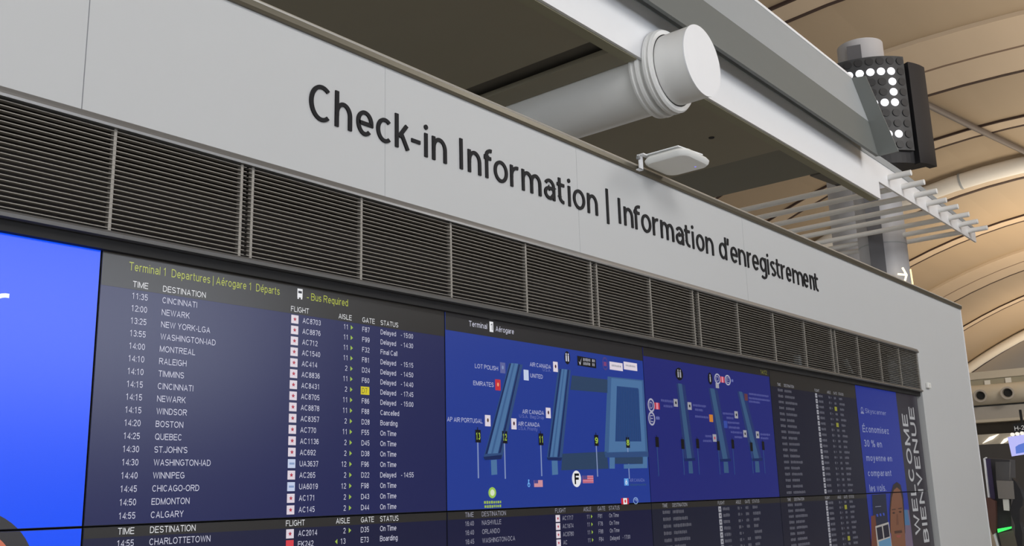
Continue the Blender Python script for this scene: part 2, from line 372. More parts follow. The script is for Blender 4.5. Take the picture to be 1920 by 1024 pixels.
            for i in (0, 1): P.append([(L+q*i, XX-.25)]+arc(L+q*(i+.5), XX-.2, q/2, .2, 180, 0, 8)+[(L+q*(i+1), 0)])
        elif g == 'n': P = [[(L, 0), (L, .74)], [(L, XX-.25)]+arc(m, XX-.22, rx, .22, 180, 0, 10)+[(R, 0)]]
        elif g == 'o': K = [full]
        elif g == 'p': P = [[(L, -.28), (L, .74)]]; K = [full]
        elif g == 'q': P = [[(R, -.28), (R, .74)]]; K = [full]
        elif g == 'r': P = [[(L, 0), (L, .74)], [(L, XX-.25)]+arc(R, XX-.22, R-L, .22, 180, 80, 6)]
        elif g == 's': P = [arc(m, zc+rz/2, rx, rz/2, 25, 250, 12)+arc(m, zc-rz/2, rx, rz/2, 70, -155, 12)]
        elif g == 't': P = [[(.14, .94), (.14, .24)]+arc(.32, .24, .18, .24-B, 180, 280, 6), [(0, .68), (w, .68)]]
        elif g == 'u': P = [[(L, .74), (L, B+.22)]+arc(m, B+.22, rx, .22, 180, 360, 10), [(R, 0), (R, .74)]]
        elif g == 'v': P = [[(L, .74), (m, B), (R, .74)]]
        elif g == 'w': P = [[(L, .74), (w*.27, B), (m, XX), (w*.73, B), (R, .74)]]
        elif g == 'x': P = [[(L, 0), (R, .74)], [(L, .74), (R, 0)]]
        elif g == 'y': P = [[(L, .74), (m, B)], [(R, .74), (m-.08, -.2), (0, -.2)]]
        elif g == 'z': P = [[(0, XX), (R, XX), (L, B), (w, B)]]
        if c == 'é': P.append([(m-.02, .85), (m+.16, 1.03)])
    else:
        w = PEN; L = h
        if c == ' ': w = .28
        elif c == ':': P = [[(L, 0), (L, .15)], [(L, .58), (L, .73)]]
        elif c == '.': P = [[(L, 0), (L, .15)]]
        elif c == '-': w = .36; P = [[(0, .38), (w, .38)]]
        elif c == "'": P = [[(L, .68), (L, 1)]]
        elif c == '|': P = [[(L, -.25), (L, 1.03)]]
        elif c == '%': w = 1.1; P = [[(.3, 0), (.8, 1)]]; K = [arc(.24, .76, .17, .18, 0, 360, 12)[:-1], arc(.86, .24, .17, .18, 0, 360, 12)[:-1]]
    return w, P, K
def _rib2(pts, closed, V, Fc, ox):
    q = [Vector(p) for p in pts]; q = [p for i, p in enumerate(q) if i == 0 or (p-q[i-1]).length > 1e-4]; n = len(q); o = len(V)
    for i in range(n):
        a = q[i-1] if (i or closed) else None; c = q[(i+1) % n] if (i < n-1 or closed) else None
        d1 = (q[i]-a).normalized() if a is not None else None; d2 = (c-q[i]).normalized() if c is not None else None
        d1 = d1 or d2; d2 = d2 or d1
        n1 = Vector((-d1.y, d1.x)); mm = n1+Vector((-d2.y, d2.x)); mm = mm.normalized() if mm.length > 1e-6 else n1
        k = PEN/2/max(.55, mm.dot(n1)); l, r = q[i]+mm*k, q[i]-mm*k
        V += [(l.x+ox, l.y), (r.x+ox, r.y)]
    for i in range(n if closed else n-1):
        j = (i+1) % n; Fc.append((o+2*i, o+2*i+1, o+2*j+1, o+2*j))
def text2d(s, pen=.118):
    global PEN
    if (s, pen) in _tc: return _tc[(s, pen)]
    PEN = pen
    V = []; Fc = []; x = 0
    for c in s:
        w_, P, K = _glyph2(c)
        for p in P: _rib2(p, False, V, Fc, x)
        for p in K: _rib2(p, True, V, Fc, x)
        x += w_+(.19 if c != ' ' else .10)
    _tc[(s, pen)] = (V, Fc); return V, Fc
HCAP = 1.0
class Sheet(MB):                # picture content on the display face, layer by layer
    def at(s, y): s.y = y; return s
    def text(s, t, x, zc, cap, m, x1=None, align='L', sx=1., lay=2, rot=False, pen=.112):
        v, f = text2d(t, pen); k = cap/HCAP; xs = [p[0] for p in v]; a, e = min(xs), max(xs)
        kx = k*sx if x1 is None else (x1-x)/(e-a)
        off = {'L': 0, 'R': (e-a)*kx, 'C': (e-a)*kx/2}[align]
        y = YS-.0007*lay
        if rot: q = [(x-(py*k-cap/2), y, zc+(px-a)*kx) for px, py in v]
        else: q = [(x-off+(px-a)*kx, y, zc+py*k-cap/2) for px, py in v]
        s.add(q, f, m)
    def poly(s, pts, m, lay=1): s.add([(x, YS-.0007*lay, z) for x, z in pts], [tuple(range(len(pts)))], m)
    def rect(s, x0, x1, z0, z1, m, lay=1): s.poly([(x0, z0), (x1, z0), (x1, z1), (x0, z1)], m, lay)
    def disc(s, x, z, rx, rz, m, lay=1, n=20, inner=0.):
        if not inner: s.poly([(x+rx*math.cos(2*PI*i/n), z+rz*math.sin(2*PI*i/n)) for i in range(n)], m, lay)
        else:
            v = []; f = []
            for i in range(n):
                a = 2*PI*i/n
                for q in (1, inner): v.append((x+rx*q*math.cos(a), YS-.0007*lay, z+rz*q*math.sin(a)))
            for i in range(n): j = (i+1) % n; f.append((2*i, 2*j, 2*j+1, 2*i+1))
            s.add(v, f, m)
    def blur(s, x0, x1, zc, cap, m, lay=2):    # lettering too small to read: a run of tiny strokes
        x = x0
        while x < x1-.004:
            wd = random.choice((.008, .011, .013)); s.rect(x, min(x1, x+wd), zc-cap/2*random.uniform(.75, 1), zc+cap/2*random.uniform(.7, 1), m, lay); x += wd+.005
def S(px, py): p = at(px, py, YS); return (p.x, p.z)
def SP(*pts): return [S(*p) for p in pts]
def clipz(pts, z, above):
    out = []
    for i, a in enumerate(pts):
        c = pts[(i+1) % len(pts)]; ia = (a[1] >= z) == above; ic = (c[1] >= z) == above
        if ia: out.append(a)
        if ia != ic: t = (z-a[1])/(c[1]-a[1]); out.append((a[0]+(c[0]-a[0])*t, z))
    return out

DG = 'displays of the video wall'
def display(col, row, label, colour):
    x0, x1 = EDGE[col]+.002, EDGE[col+1]-.002; z0, z1 = (ZSM+.002, ZST) if row == 0 else (ZSB, ZSM-.002)
    t = thing('video_display', (x0, YS, z0), label, 'display', DG)
    h = MB(); h.box(x0, x1, YS+.002, YS+.06, z0, z1, M_bez); h.build('housing', t)
    s = MB(); g = .0022; s.box(x0+g, x1-g, YS, YS+.002, z0+g, z1-g, colour); s.build('screen', t)
    return t, x0+g, x1-g, z0+g, z1-g

WHT = lit((205, 205, 222)); WHB = lit((225, 225, 228)); YEL = lit((170, 178, 60)); GRN = lit((150, 178, 70)); TILE = lit((215, 205, 215)); BTILE = lit((190, 200, 225))
RED = lit((170, 50, 70)); GATEY = lit((205, 190, 30)); HDR = lit((40, 38, 36)); NAVY = lit((28, 32, 78)); NAVY2 = lit((24, 25, 40)); NAVY3 = lit((20, 22, 54))
DIM = lit((86, 86, 96)); DIMT = lit((150, 150, 158)); DIMY = lit((130, 130, 45)); INK = lit((30, 30, 40))
OFF = dict(time=1.714, dest=1.8295, icon=2.4145, flight=2.4536, aisle=2.691, arrow=2.706, gate=2.773, status=2.879)
CAPR = .0215; SXF = .2245/((lambda v: (max(p[0] for p in v)-min(p[0] for p in v)))(text2d('WASHINGTON-IAD')[0])*CAPR/HCAP)
def board(t, col, zh, rows, x0, x1, zlo, zhi, head, wm=WHT, hm=WHB, tm=None, legible=True, dest=True):
    dx = EDGE[col]-EDGE[1] if col < 5 else 0
    if head is not None:
        hb = Sheet(); hb.rect(x0, x1, head[0], head[1], HDR, 1); hb.build('header_band', t)
    for k, s in (('time', 'TIME'), ('dest', 'DESTINATION'), ('icon', 'FLIGHT'), ('aisle', 'AISLE'), ('gate', 'GATE'), ('status', 'STATUS')):
        x = OFF[k]+dx-(.02 if k == 'icon' else .050 if k == 'aisle' else 0)
        hd = Sheet(); hd.text(s, x, zh, CAPR, hm, sx=SXF*1.04); hd.build('column_heading', t)
    for i, r in enumerate(rows):
        z = r[0]
        if z-.012 < zlo: break
        f = r[1:]
        ro = bpy.data.objects.new('departure_row', None); C.objects.link(ro); ro.parent = t; ro.location = (0, 0, z-t.location.z); ro.empty_display_size = .02
        bpy.context.view_layer.update()
        def cell(name, fn):
            s = Sheet(); fn(s)
            if s.v: return s.build(name, ro)
        if f[2] is not None:
            def icon(s):
                xi = OFF['icon']+dx
                if f[2][:2] == 'UA': s.rect(xi-.018, xi+.018, z-.017, z+.017, BTILE, 2); s.rect(xi-.011, xi+.013, z-.004, z+.004, lit((130, 150, 190)), 3)
                elif f[2][:2] == 'EK': s.rect(xi-.018, xi+.018, z-.017, z+.017, lit((205, 60, 70)), 2)
                else:
                    s.rect(xi-.018, xi+.018, z-.017, z+.017, tm or TILE, 2)
                    s.poly([(xi+.009*math.cos(PI/2+a*PI/5)*(1 if a % 2 == 0 else .5), z+.009*math.sin(PI/2+a*PI/5)*(1 if a % 2 == 0 else .5)) for a in range(10)], RED if legible else INK, 3)
            cell('airline_icon', icon)
        def put(name, key, txt, **k):
            if txt: cell(name, lambda s: s.text(txt, OFF[key]+dx, z, CAPR, wm, sx=SXF, **k))
        if legible:
            put('time_text', 'time', f[0]); put('destination_text', 'dest', f[1]); put('flight_text', 'flight', f[2]); put('aisle_text', 'aisle', f[3], align='R')
            if f[4] != 'D7': put('gate_text', 'gate', f[4])
            a, _, e = f[5].partition(' - '); put('status_text', 'status', a)
            if e: cell('status_text', lambda s: s.text('- '+e, OFF['status']+dx+.122, z, CAPR, wm, sx=SXF))
        else:
            for nm, key, o_, wd in (('time_text', 'time', 0, .085), ('destination_text', 'dest', 0, f[1]), ('flight_text', 'flight', 0, .09), ('aisle_text', 'aisle', -.03, .03), ('gate_text', 'gate', 0, .045 if f[4] else 0), ('status_text', 'status', 0, f[5])):
                if wd: cell(nm, lambda s: s.blur(OFF[key]+dx+o_, OFF[key]+dx+o_+wd, z, CAPR, wm))
        ax = OFF['arrow']+dx+.006
        cell('aisle_arrow', lambda s: s.poly([(ax-.075, z), (ax-.063, z+.01), (ax-.063, z-.01)] if f[3] == '13' else [(ax-.004, z-.010), (ax+.009, z), (ax-.004, z+.010)], GRN if legible else DIM, 2))
        if f[4] == 'D7' or f[4] is False:
            def tile(s):
                s.rect(OFF['gate']+dx-.006, OFF['gate']+dx+.042, z-.017, z+.017, GATEY if legible else DIMY, 2)
                if legible: s.text('D7', OFF['gate']+dx, z, CAPR, INK, sx=SXF, lay=3)
            cell('gate_tile', tile)['label'] = 'yellow highlighted gate'

# --- far left advert display (upper and lower)
BL = lit((2, 76, 246), 1.0)
t, x0, x1, z0, z1 = display(0, 0, 'plain blue advertising display at the far left, upper of the two', BL)
s = Sheet(); x, z = S(12, 562); s.text('r', x-.045, z-.01, .125, lit((235, 240, 255)), lay=2); s.build('advert_text', t)
HAIR = [(S(-92, 1084)[0]+.235*math.cos(2*PI*i/60), S(-92, 1084)[1]+.20*math.sin(2*PI*i/60)) for i in range(60)]
FACE = [(S(-102, 1106)[0]+.20*math.cos(2*PI*i/60), S(-102, 1106)[1]+.185*math.sin(2*PI*i/60)) for i in range(60)]
hair_m, skin_m = lit((52, 50, 52)), lit((196, 108, 82))
s = Sheet(); s.poly(clipz(HAIR, z0, True), hair_m, 2); s.build('pictured_head', t)
t, x0, x1, z0, z1 = display(0, 1, 'blue display at the far left below the seam, showing the top of a head', BL)
s = Sheet(); s.poly(clipz(HAIR, z1, False), hair_m, 2); s.poly(clipz(FACE, z1, False), skin_m, 3); s.build('pictured_head', t)

# --- departures board
R0, RP = CAMZ+.7193, .04393
AC = 'Delayed - '
DEP = [('11:35','CINCINNATI','AC8703','11','F87',AC+'15:00'),('12:00','NEWARK','AC8876','11','F99',AC+'14:30'),('13:25','NEW YORK-LGA','AC712','11','F32','Final Call'),('13:55','WASHINGTON-IAD','AC1540','11','F81',AC+'15:15'),('14:00','MONTREAL','AC414','2','D24',AC+'14:50'),('14:10','RALEIGH','AC8836','11','F60',AC+'14:40'),('14:10','TIMMINS','AC8431','2','D7',AC+'17:45'),('14:15','CINCINNATI','AC8705','11','F86',AC+'15:00'),('14:15','NEWARK','AC8878','11','F88','Cancelled'),('14:15','WINDSOR','AC8357','2','D28','Boarding'),('14:20','BOSTON','AC770','11','F55','On Time'),('14:25','QUEBEC','AC1136','2','D45','On Time'),("14:30","ST.JOHN'S",'AC692','2','D38','On Time'),('14:30','WASHINGTON-IAD','UA3637','12','F96','On Time'),('14:40','WINNIPEG','AC265','2','D22',AC+'14:55'),('14:45','CHICAGO-ORD','UA6019','12','F98','On Time'),('14:50','EDMONTON','AC171','2','D43','On Time'),('14:55','CALGARY','AC145','2','D44','On Time')]
t, x0, x1, z0, z1 = display(1, 0, 'departures display with Terminal 1 heading and flights from 11:35 to 14:55', NAVY)
board(t, 1, CAMZ+.761, [(R0-RP*i,)+r for i, r in enumerate(DEP)], x0, x1, z0, z1, (R0+.022, z1))
s = Sheet()
xa, za = S(242, 499); xb, zb = S(524, 548)
s.text('Terminal 1  Departures | Aérogare 1  Départs', xa, CAMZ+.823, .030, YEL, x1=xb); s.build('board_title', t); s = Sheet()
xa, _ = S(583, 560); xb, _ = S(652, 568); s.text('Bus Required', xa, CAMZ+.823, .030, YEL, x1=xb); s.text('-', xa-.022, CAMZ+.820, .028, YEL)
s.build('bus_legend', t)
s = Sheet(); x, _ = S(562, 554); z = CAMZ+.826
s.rect(x-.013, x+.013, z-.014, z+.022, WHB, 2); s.rect(x-.012, x-.005, z-.021, z-.012, WHB, 2); s.rect(x+.005, x+.012, z-.021, z-.012, WHB, 2)
s.rect(x-.009, x+.009, z+.003, z+.013, INK, 3); s.build('bus_symbol', t)
HL = ZSM-.0575
def low(i): return ZSM-.060+.0035-.04*(i)-.0
ZH2 = CAMZ-.0770; ROW2 = [CAMZ-.1165-.0405*i for i in range(24)]
t, x0, x1, z0, z1 = display(1, 1, 'lower display under the Terminal 1 departures, beginning with CHARLOTTETOWN', NAVY3)
board(t, 1, ZH2, [(ROW2[0],'14:55','CHARLOTTETOWN','AC2014','2','D35','On Time'),(ROW2[1],'','','EK242','13','E73','Boarding')], x0, x1, z0, z1, (ZH2-.019, z1))

# --- map displays
MAPB = lit((30, 54, 138)); MAPD = lit((30, 36, 108))  # right map's glow dimmed to stand for viewing-angle falloff
LB1, LB2, MB1, TEAL = lit((72, 110, 154)), lit((56, 90, 136)), lit((44, 72, 118)), lit((40, 62, 92))
DK = lit((18, 36, 84)); GREYT = lit((110, 118, 175)); PALE = lit((128, 144, 184)); BLACK = lit((14, 14, 18)); LEAF = lit((60, 20, 30))
t, x0, x1, z0, z1 = display(2, 0, 'map display with the Terminal 1 Aérogare heading and two slanted piers', MAPB)
hz = S(840, 619)[1]; s = Sheet(); s.rect(x0, x1, hz, z1, lit((38, 37, 38)), 1); s.build('header_band', t)
s = Sheet()
xa, za = S(879, 608); xb, _ = S(913, 612); s.text('Terminal', xa, za+.004, .027, WHT, x1=xb)
xc, zc = S(921, 613); s.rect(xc-.014, xc+.014, zc-.026, zc+.026, WHB, 2); s.text('1', xc-.006, zc, .034, INK, lay=3)
xa, za = S(929, 616); xb, _ = S(963, 620); s.text('Aérogare', xa, za-.001, .027, WHT, x1=xb); s.build('map_title', t)
def shape(t, name, layers, label=None):
    s = Sheet()
    for i, (pts, mm) in enumerate(layers): s.poly(SP(*pts), mm, 1+i)
    o = s.build(name, t)
    if label: o['label'] = label
shape(t, 'pictured_pier', [([(954,681),(980,684),(942,857),(906,860)], MB1), ([(958,681),(971,682),(933,850),(914,851)], LB1), ([(962,681),(965,682),(924,850),(920,851)], LB2), ([(955,682),(957.5,682),(913,851),(909,852)], DK), ([(972,683),(974,684),(938,849),(934,850)], DK), ([(905,857),(940,853),(939,861),(908,863)], DK), ([(919,863),(930,862),(931,890),(920,891)], LB1)])
shape(t, 'pictured_pier', [([(1046,692),(1070,694),(1054,860),(1025,860)], MB1), ([(1053,692),(1063,693),(1044,857),(1031,857)], LB1), ([(1056,692),(1058,693),(1038,857),(1035,857)], LB2), ([(1049,692),(1051,692),(1030,857),(1027,857)], DK), ([(1064,693),(1066,694),(1048,857),(1045,857)], DK), ([(1024,858),(1053,858),(1051,864),(1026,863)], DK), ([(1033,864),(1044,864),(1045,890),(1034,891)], LB1)])
TOPB = [([(1072,704),(1139,712),(1139,737),(1069,731)], TEAL)]
shape(t, 'pictured_walkway', TOPB); shape(t, 'pictured_walkway', [([(1054,851),(1137,847),(1141,879),(1052,882)], TEAL)])
xr = x1
def cut(pts): return [(min(x, xr), z) for x, z in pts]
s = Sheet()
for i, (pts, mm) in enumerate([([(1139,706),(1206,713),(1215,850),(1133,853)], LB2), ([(1146,709),(1203,715),(1210,846),(1141,848)], LB1), ([(1156,724),(1196,728),(1202,828),(1153,828)], lit((36, 66, 118))), ([(1134,849),(1216,847),(1217,857),(1134,858)], MB1), ([(1142,858),(1152,858),(1152,879),(1142,879)], LB1), ([(1152,858),(1205,857),(1205,870),(1152,870)], TEAL), ([(1169,871),(1205,870),(1206,878),(1169,879)], LB1), ([(1204,856),(1213,856),(1213,878),(1204,878)], LB1)]):
    s.poly(cut(SP(*pts)), mm, 1+min(i, 3))
for k in range(14):
    s.poly(SP((1157+k*3, 726+k*.3), (1157.8+k*3, 726+k*.3), (1155+k*3.5, 827), (1154+k*3.5, 827)), lit((30, 58, 104)), 5)
s.build('pictured_terminal', t)
def post(t, px, y0, y1, n, dm=GRN):
    s = Sheet(); xa, za = S(px, y0); xb, zb = S(px+2, y1)
    s.rect(xa-.004, xa+.004, zb, za, PALE if dm is GRN else MB1, 3); s.rect(xa-.017, xa+.022, za-.030, za+.030, BLACK, 4)
    s.rect(xa-.003, xa+.003, za+.028, za+.042, BLACK, 4)
    if n: s.text(n, xa-.012, za, .034, dm, lay=5, x1=xa+.017, pen=.2)
    s.build('aisle_marker', t)
for px, y0, y1, n in ((895,818,897,'13'), (945,820,898,'12'), (1013,824,893,'11'), (1117,826,894,'9'), (1176,830,898,'8')): post(t, px, y0, y1, n)
def maplabel(t, lines, ix, iy, tile=TILE, mark=LEAF, tm=lit((188, 190, 214)), cap=.021, w=.020):
    s = Sheet(); x, z = S(ix, iy)
    if tile: s.rect(x-w, x+w, z-.027, z+.027, tile, 3)
    if mark: s.disc(x, z+.002, .007, .010, mark, 4, 8)
    for i, (str_, xa, xb, py) in enumerate(lines):
        X0, Z0 = S(xa, py); X1 = S(xb, py)[0]
        s.text(str_, X0, Z0, cap if i == 0 else cap*.8, tm if i == 0 else GREYT, x1=X1, lay=3)
    s.build('map_label', t)
maplabel(t, [('LOT POLISH', 890, 933, 686)], 942, 690, tile=lit((90, 96, 150)), mark=PALE)
maplabel(t, [('EMIRATES', 887, 925, 718)], 933, 722, tile=lit((190, 45, 55)), mark=lit((230, 150, 110)))
maplabel(t, [('AP AIR PORTUGAL', 838, 904, 786)], 914, 789, mark=lit((90, 70, 50)))
maplabel(t, [('AIR CANADA', 993, 1032, 683), ('U.S.A.', 1017, 1032, 693)], 1041, 688)
maplabel(t, [('UNITED', 994, 1017, 704)], 986, 703.5, tile=BTILE, mark=None)
maplabel(t, [('AIR CANADA', 979, 1019, 771.5), ('U.S.A.  Bag Drop', 973, 1019, 780)], 1027.5, 774.5)
maplabel(t, [('AIR CANADA', 971, 1011, 794.5), ('U.S.A. Priority', 971, 1007, 803)], 963, 795)
s = Sheet(); x, z = S(1063, 671); s.disc(x, z, .026, .036, BLACK, 3); 
for q in (-.010, .009): s.rect(x+q-.005, x+q+.005, z-.020, z+.012, WHT, 4); s.disc(x+q, z+.019, .005, .006, WHT, 4, 10)
s.build('washroom_symbol', t)
s = Sheet(); a, c = S(1082, 677), S(1117, 681); s.poly([(a[0], c[1]-.028), (c[0], c[1]-.030), (c[0], c[1]+.022), (a[0], c[1]+.026)], BLACK, 3)
s.poly([(a[0]+.012, a[1]), (a[0]+.024, a[1]-.022), (a[0]+.040, a[1]+.022), (a[0]+.024, a[1]-.010)], WHT, 4)
s.blur(a[0]+.055, a[0]+.125, c[1]+.010, .018, DIMT, 4); s.blur(a[0]+.055, a[0]+.125, c[1]-.012, .018, DIMT, 4); s.blur(a[0]+.14, c[0]-.012, c[1]+.010, .018, DIMT, 4); s.blur(a[0]+.14, c[0]-.012, c[1]-.012, .018, DIMT, 4)
s.build('map_label', t)
s = Sheet(); x, z = S(1134, 682); s.disc(x, z, .028, .038, lit((70, 60, 120)), 3, inner=.75); s.rect(x-.014, x+.014, z-.014, z+.010, lit((120, 60, 110)), 3)
for pa, pb in ((1142.5, 1167), (1169, 1194)):
    a = S(pa, 685); c = S(pb, 688); s.rect(a[0], c[0], c[1]-.026, a[1]+.022, TILE, 3); s.blur(a[0]+.02, c[0]-.02, (a[1]+c[1])/2, .012, DIMT, 4)
s.build('map_label', t)
s = Sheet(); x, z = S(1080.5, 898); s.disc(x, z, .040, .043, WHB, 3, 28); s.text('F', x-.019, z, .056, BLACK, lay=4, pen=.22)
a = S(1092, 899); c = S(1112, 898); s.rect(a[0], c[0], a[1]-.020, a[1]+.020, lit((196, 130, 150)), 3); s.rect(a[0], a[0]+(c[0]-a[0])*.42, a[1], a[1]+.020, lit((80, 70, 130)), 4)
for k in range(3): s.rect(a[0], c[0], a[1]-.017+k*.013, a[1]-.012+k*.013, lit((180, 80, 100)), 3.5)
s.build('gate_symbol', t)
s = Sheet(); a = S(1001, 907); c = S(1017, 906); s.rect(a[0], c[0], a[1]-.017, a[1]+.017, lit((200, 140, 150)), 3); s.rect(a[0], a[0]+(c[0]-a[0])*.45, a[1]+.001, a[1]+.017, lit((70, 66, 130)), 4)
x, z = S(991, 907); s.disc(x, z-.006, .010, .011, lit((110, 170, 230)), 3, inner=.6); s.rect(x-.004, x+.002, z-.004, z+.012, lit((110, 170, 230)), 3); s.disc(x, z+.016, .005, .005, lit((110, 170, 230)), 3, 10); s.build('flag_symbol', t)
s = Sheet(); x, z = S(922.5, 924); s.disc(x, z, .028, .026, lit((150, 190, 80)), 3); s.disc(x, z, .016, .015, lit((210, 222, 190)), 4)
for k, (p, q, y) in enumerate(((907, 939, 942), (908, 939, 949.5))): s.blur(S(p, y)[0], S(q, y)[0], S(922, y)[1], .014, GRN, 3)
s.build('you_are_here_mark', t)
s = Sheet(); x, z = S(1174, 904); s.rect(x-.022, x+.022, z-.020, z+.020, lit((90, 150, 215)), 3); s.disc(x-.002, z-.004, .010, .010, WHB, 4, inner=.6); s.rect(x-.005, x, z-.002, z+.014, WHB, 4)
a = S(1180, 902); c = S(1208, 902); s.text('AIR CANADA', a[0], a[1]+.004, .018, GREYT, x1=c[0], lay=3); s.blur(a[0], c[0]+.02, a[1]-.022, .012, MB1, 3); s.build('map_label', t)
s = Sheet(); x, z = S(1171.5, 940); s.rect(x-.038, x+.038, z-.017, z+.017, lit((190, 30, 45)), 3); s.rect(x-.019, x+.019, z-.017, z+.017, WHB, 4); s.disc(x, z, .008, .010, lit((190, 30, 45)), 5, 8)
x, z = S(1191.5, 939); s.disc(x, z, .025, .019, lit((150, 180, 225)), 3, inner=.82); s.poly([(x-.012, z+.012), (x-.002, z+.010), (x-.006, z), (x-.012, z+.003)], PALE, 4); s.poly([(x+.002, z+.013), (x+.015, z+.008), (x+.010, z-.006), (x+.003, z-.002)], PALE, 4); s.build('flag_symbol', t)

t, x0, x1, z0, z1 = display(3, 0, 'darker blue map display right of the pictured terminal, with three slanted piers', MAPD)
hz = S(1330, 688)[1]; s = Sheet(); s.rect(x0, x1, hz, z1, lit((36, 35, 35)), 1)
x, z = S(1426, 697); s.text('14:12', x, z, .030, DIMY, lay=2, x1=S(1437, 699)[0]); s.build('header_band', t)
W2M = lit((160, 160, 180)); LBD, MBD = lit((52, 82, 118)), lit((34, 50, 100))
for tp, bt, lg in (((1271,1278,719),(1288,1297,860),(1291,1299,888)), ((1331,1339,728),(1355,1364,861),(1357,1366,887)), ((1385,1391,734),(1414,1423,860),(1416,1424,886))):
    shape(t, 'pictured_pier', [([(tp[0]-3,tp[2]),(tp[1]+6,tp[2]+3),(bt[1]+5,bt[2]),(bt[0]-5,bt[2])], MBD), ([(tp[0],tp[2]),(tp[1],tp[2]+1),(bt[1],bt[2]),(bt[0],bt[2])], LBD), ([(bt[0]-5,bt[2]),(bt[1]+6,bt[2]-1),(bt[1]+6,bt[2]+4),(bt[0]-5,bt[2]+5)], DK), ([(lg[0]-1,bt[2]+5),(lg[1]-2,bt[2]+5),(lg[1],lg[2]),(lg[0],lg[2])], LBD)])
for px, y0, y1 in ((1231,829,893), (1279,833,891), (1307,832,890), (1346,836,890), (1373,833,890), (1408,838,888), (1430,836,888)): post(t, px, y0, y1, None, DIM)
s = Sheet()
for px, py, ch in ((1220.5, 760, 'D'), (1221.5, 785, 'E')):
    x, z = S(px, py); s.disc(x, z, .038, .042, W2M, 3, inner=.74); s.text(ch, x-.016, z, .040, W2M, lay=3, x1=x+.016)
x, z = S(1231.5, 761.5); s.rect(x-.030, x+.030, z-.020, z+.020, lit((170, 40, 60)), 3); s.rect(x-.013, x+.013, z-.020, z+.020, lit((210, 130, 150)), 4)
s.blur(S(1230, 784)[0], S(1236, 784)[0], S(1232, 784)[1], .020, GREYT, 3); s.build('gate_symbol', t)
s = Sheet()
for px, py, ch in ((1345, 710.5, 'D'), (1364, 713, 'E')):
    x, z = S(px, py); s.disc(x, z, .042, .036, W2M, 3, inner=.74); s.text(ch, x-.018, z, .034, W2M, lay=3, x1=x+.018)
x, z = S(1354, 712); s.rect(x-.034, x+.030, z-.020, z+.020, lit((170, 40, 60)), 3); s.rect(x-.013, x+.013, z-.020, z+.020, lit((210, 130, 150)), 4)
s.blur(S(1371, 714)[0], S(1375, 714)[0], S(1373, 714)[1], .020, GREYT, 3); x, z = S(1344.5, 723); s.rect(x-.022, x+.022, z-.018, z+.016, DIMT, 3); s.build('gate_symbol', t)
for px, py, wd in ((1273, 701.5, 2), (1331, 710, 1)):
    s = Sheet(); x, z = S(px, py); s.disc(x, z, .036*wd/2+.012, .040, BLACK, 3)
    for q in ((-.014, .014) if wd == 2 else (0,)): s.rect(x+q-.008, x+q+.008, z-.022, z+.014, DIMT, 4); s.disc(x+q, z+.022, .007, .007, DIMT, 4, 10)
    s.build('washroom_symbol', t)
def smudge(ix, iy, runs, tile=DIMT, mark=INK):
    s = Sheet(); x, z = S(ix, iy)
    if tile: s.rect(x-.024, x+.024, z-.024, z+.024, tile, 3)
    if mark: s.disc(x, z, .010, .010, mark, 4, 8)
    for xa, xb, py in runs: s.blur(S(xa, py)[0], S(xb, py)[0], S((xa+xb)/2, py)[1], .016, lit((78, 82, 140)), 3)
    s.build('map_label', t)
smudge(1266.5, 755.5, [(1239,1261,752), (1244,1261,762)]); smudge(1292.5, 761.5, [(1299,1323,761), (1303,1317,769)]); smudge(1333, 784.5, [(1303,1328,782)], lit((190, 120, 50)), None)
smudge(1339.5, 821.5, [(1322,1334,818), (1318,1334,827)], DIMT, lit((170, 60, 80))); smudge(1380, 778, [(1355,1375,776), (1362,1375,784)]); smudge(1360, 796, [(1364,1386,793), (1366,1386,802)], lit((50, 70, 150)), None)
smudge(1396.5, 813.5, [(1370,1391,811), (1377,1391,820)]); smudge(1420, 815.5, [(1425,1443,815), (1426,1440,822)]); smudge(1398.5, 745, [(1404,1440,741), (1404,1443,749), (1404,1424,754)], lit((90, 50, 60)), None)

# --- departures list beyond the map, and the lower row
def fake(n, yel=(), blank=()): return [('x', .06+.02*((i*7) % 5)+.07, 'AC', 'xx', False if i in yel else (0 if i in blank else 'x'), .07+.02*((i*5) % 3)) for i in range(n)]
t, x0, x1, z0, z1 = display(4, 0, 'dark departures display between the blue map and the blue advert', NAVY2)
board(t, 4, CAMZ+.761, [(R0-RP*i,)+r for i, r in enumerate(fake(18, (2, 5)))], x0, x1, z0, z1, (R0+.022, z1), DIM, DIMT, DIMT, False)
t, x0, x1, z0, z1 = display(4, 1, 'lower display under the dark departures display, bottom right before the advert', lit((22, 24, 40)))
board(t, 4, ZH2, [(ROW2[i],)+r for i, r in enumerate(fake(9, (1, 7)))], x0, x1, z0, z1, (ZH2-.019, z1), DIM, DIMT, DIMT, False)
W2 = lit((150, 150, 165))
t, x0, x1, z0, z1 = display(2, 1, 'lower display under the map listing NASHVILLE and ORLANDO', NAVY3)
board(t, 2, ZH2, [(ROW2[0],'16:40','NASHVILLE','AC1717','11','F81','On Time'),(ROW2[1],'16:40','ORLANDO','AC1674','11','F78','On Time'),(ROW2[2],'16:45','WASHINGTON-DCA','AC8780','11','F88','On Time'),(ROW2[3],'16:45','','AC','11','F84','Delayed - 17:00')], x0, x1, z0, z1, (ZH2-.019, z1), W2, W2)
t, x0, x1, z0, z1 = display(3, 1, 'lower display under the darker blue map, right of the NASHVILLE list', lit((23, 26, 44)))
board(t, 3, ZH2, [(ROW2[i],)+r for i, r in enumerate(fake(7, (), (4,)))], x0, x1, z0, z1, (ZH2-.019, z1), DIM, DIMT, DIMT, False)

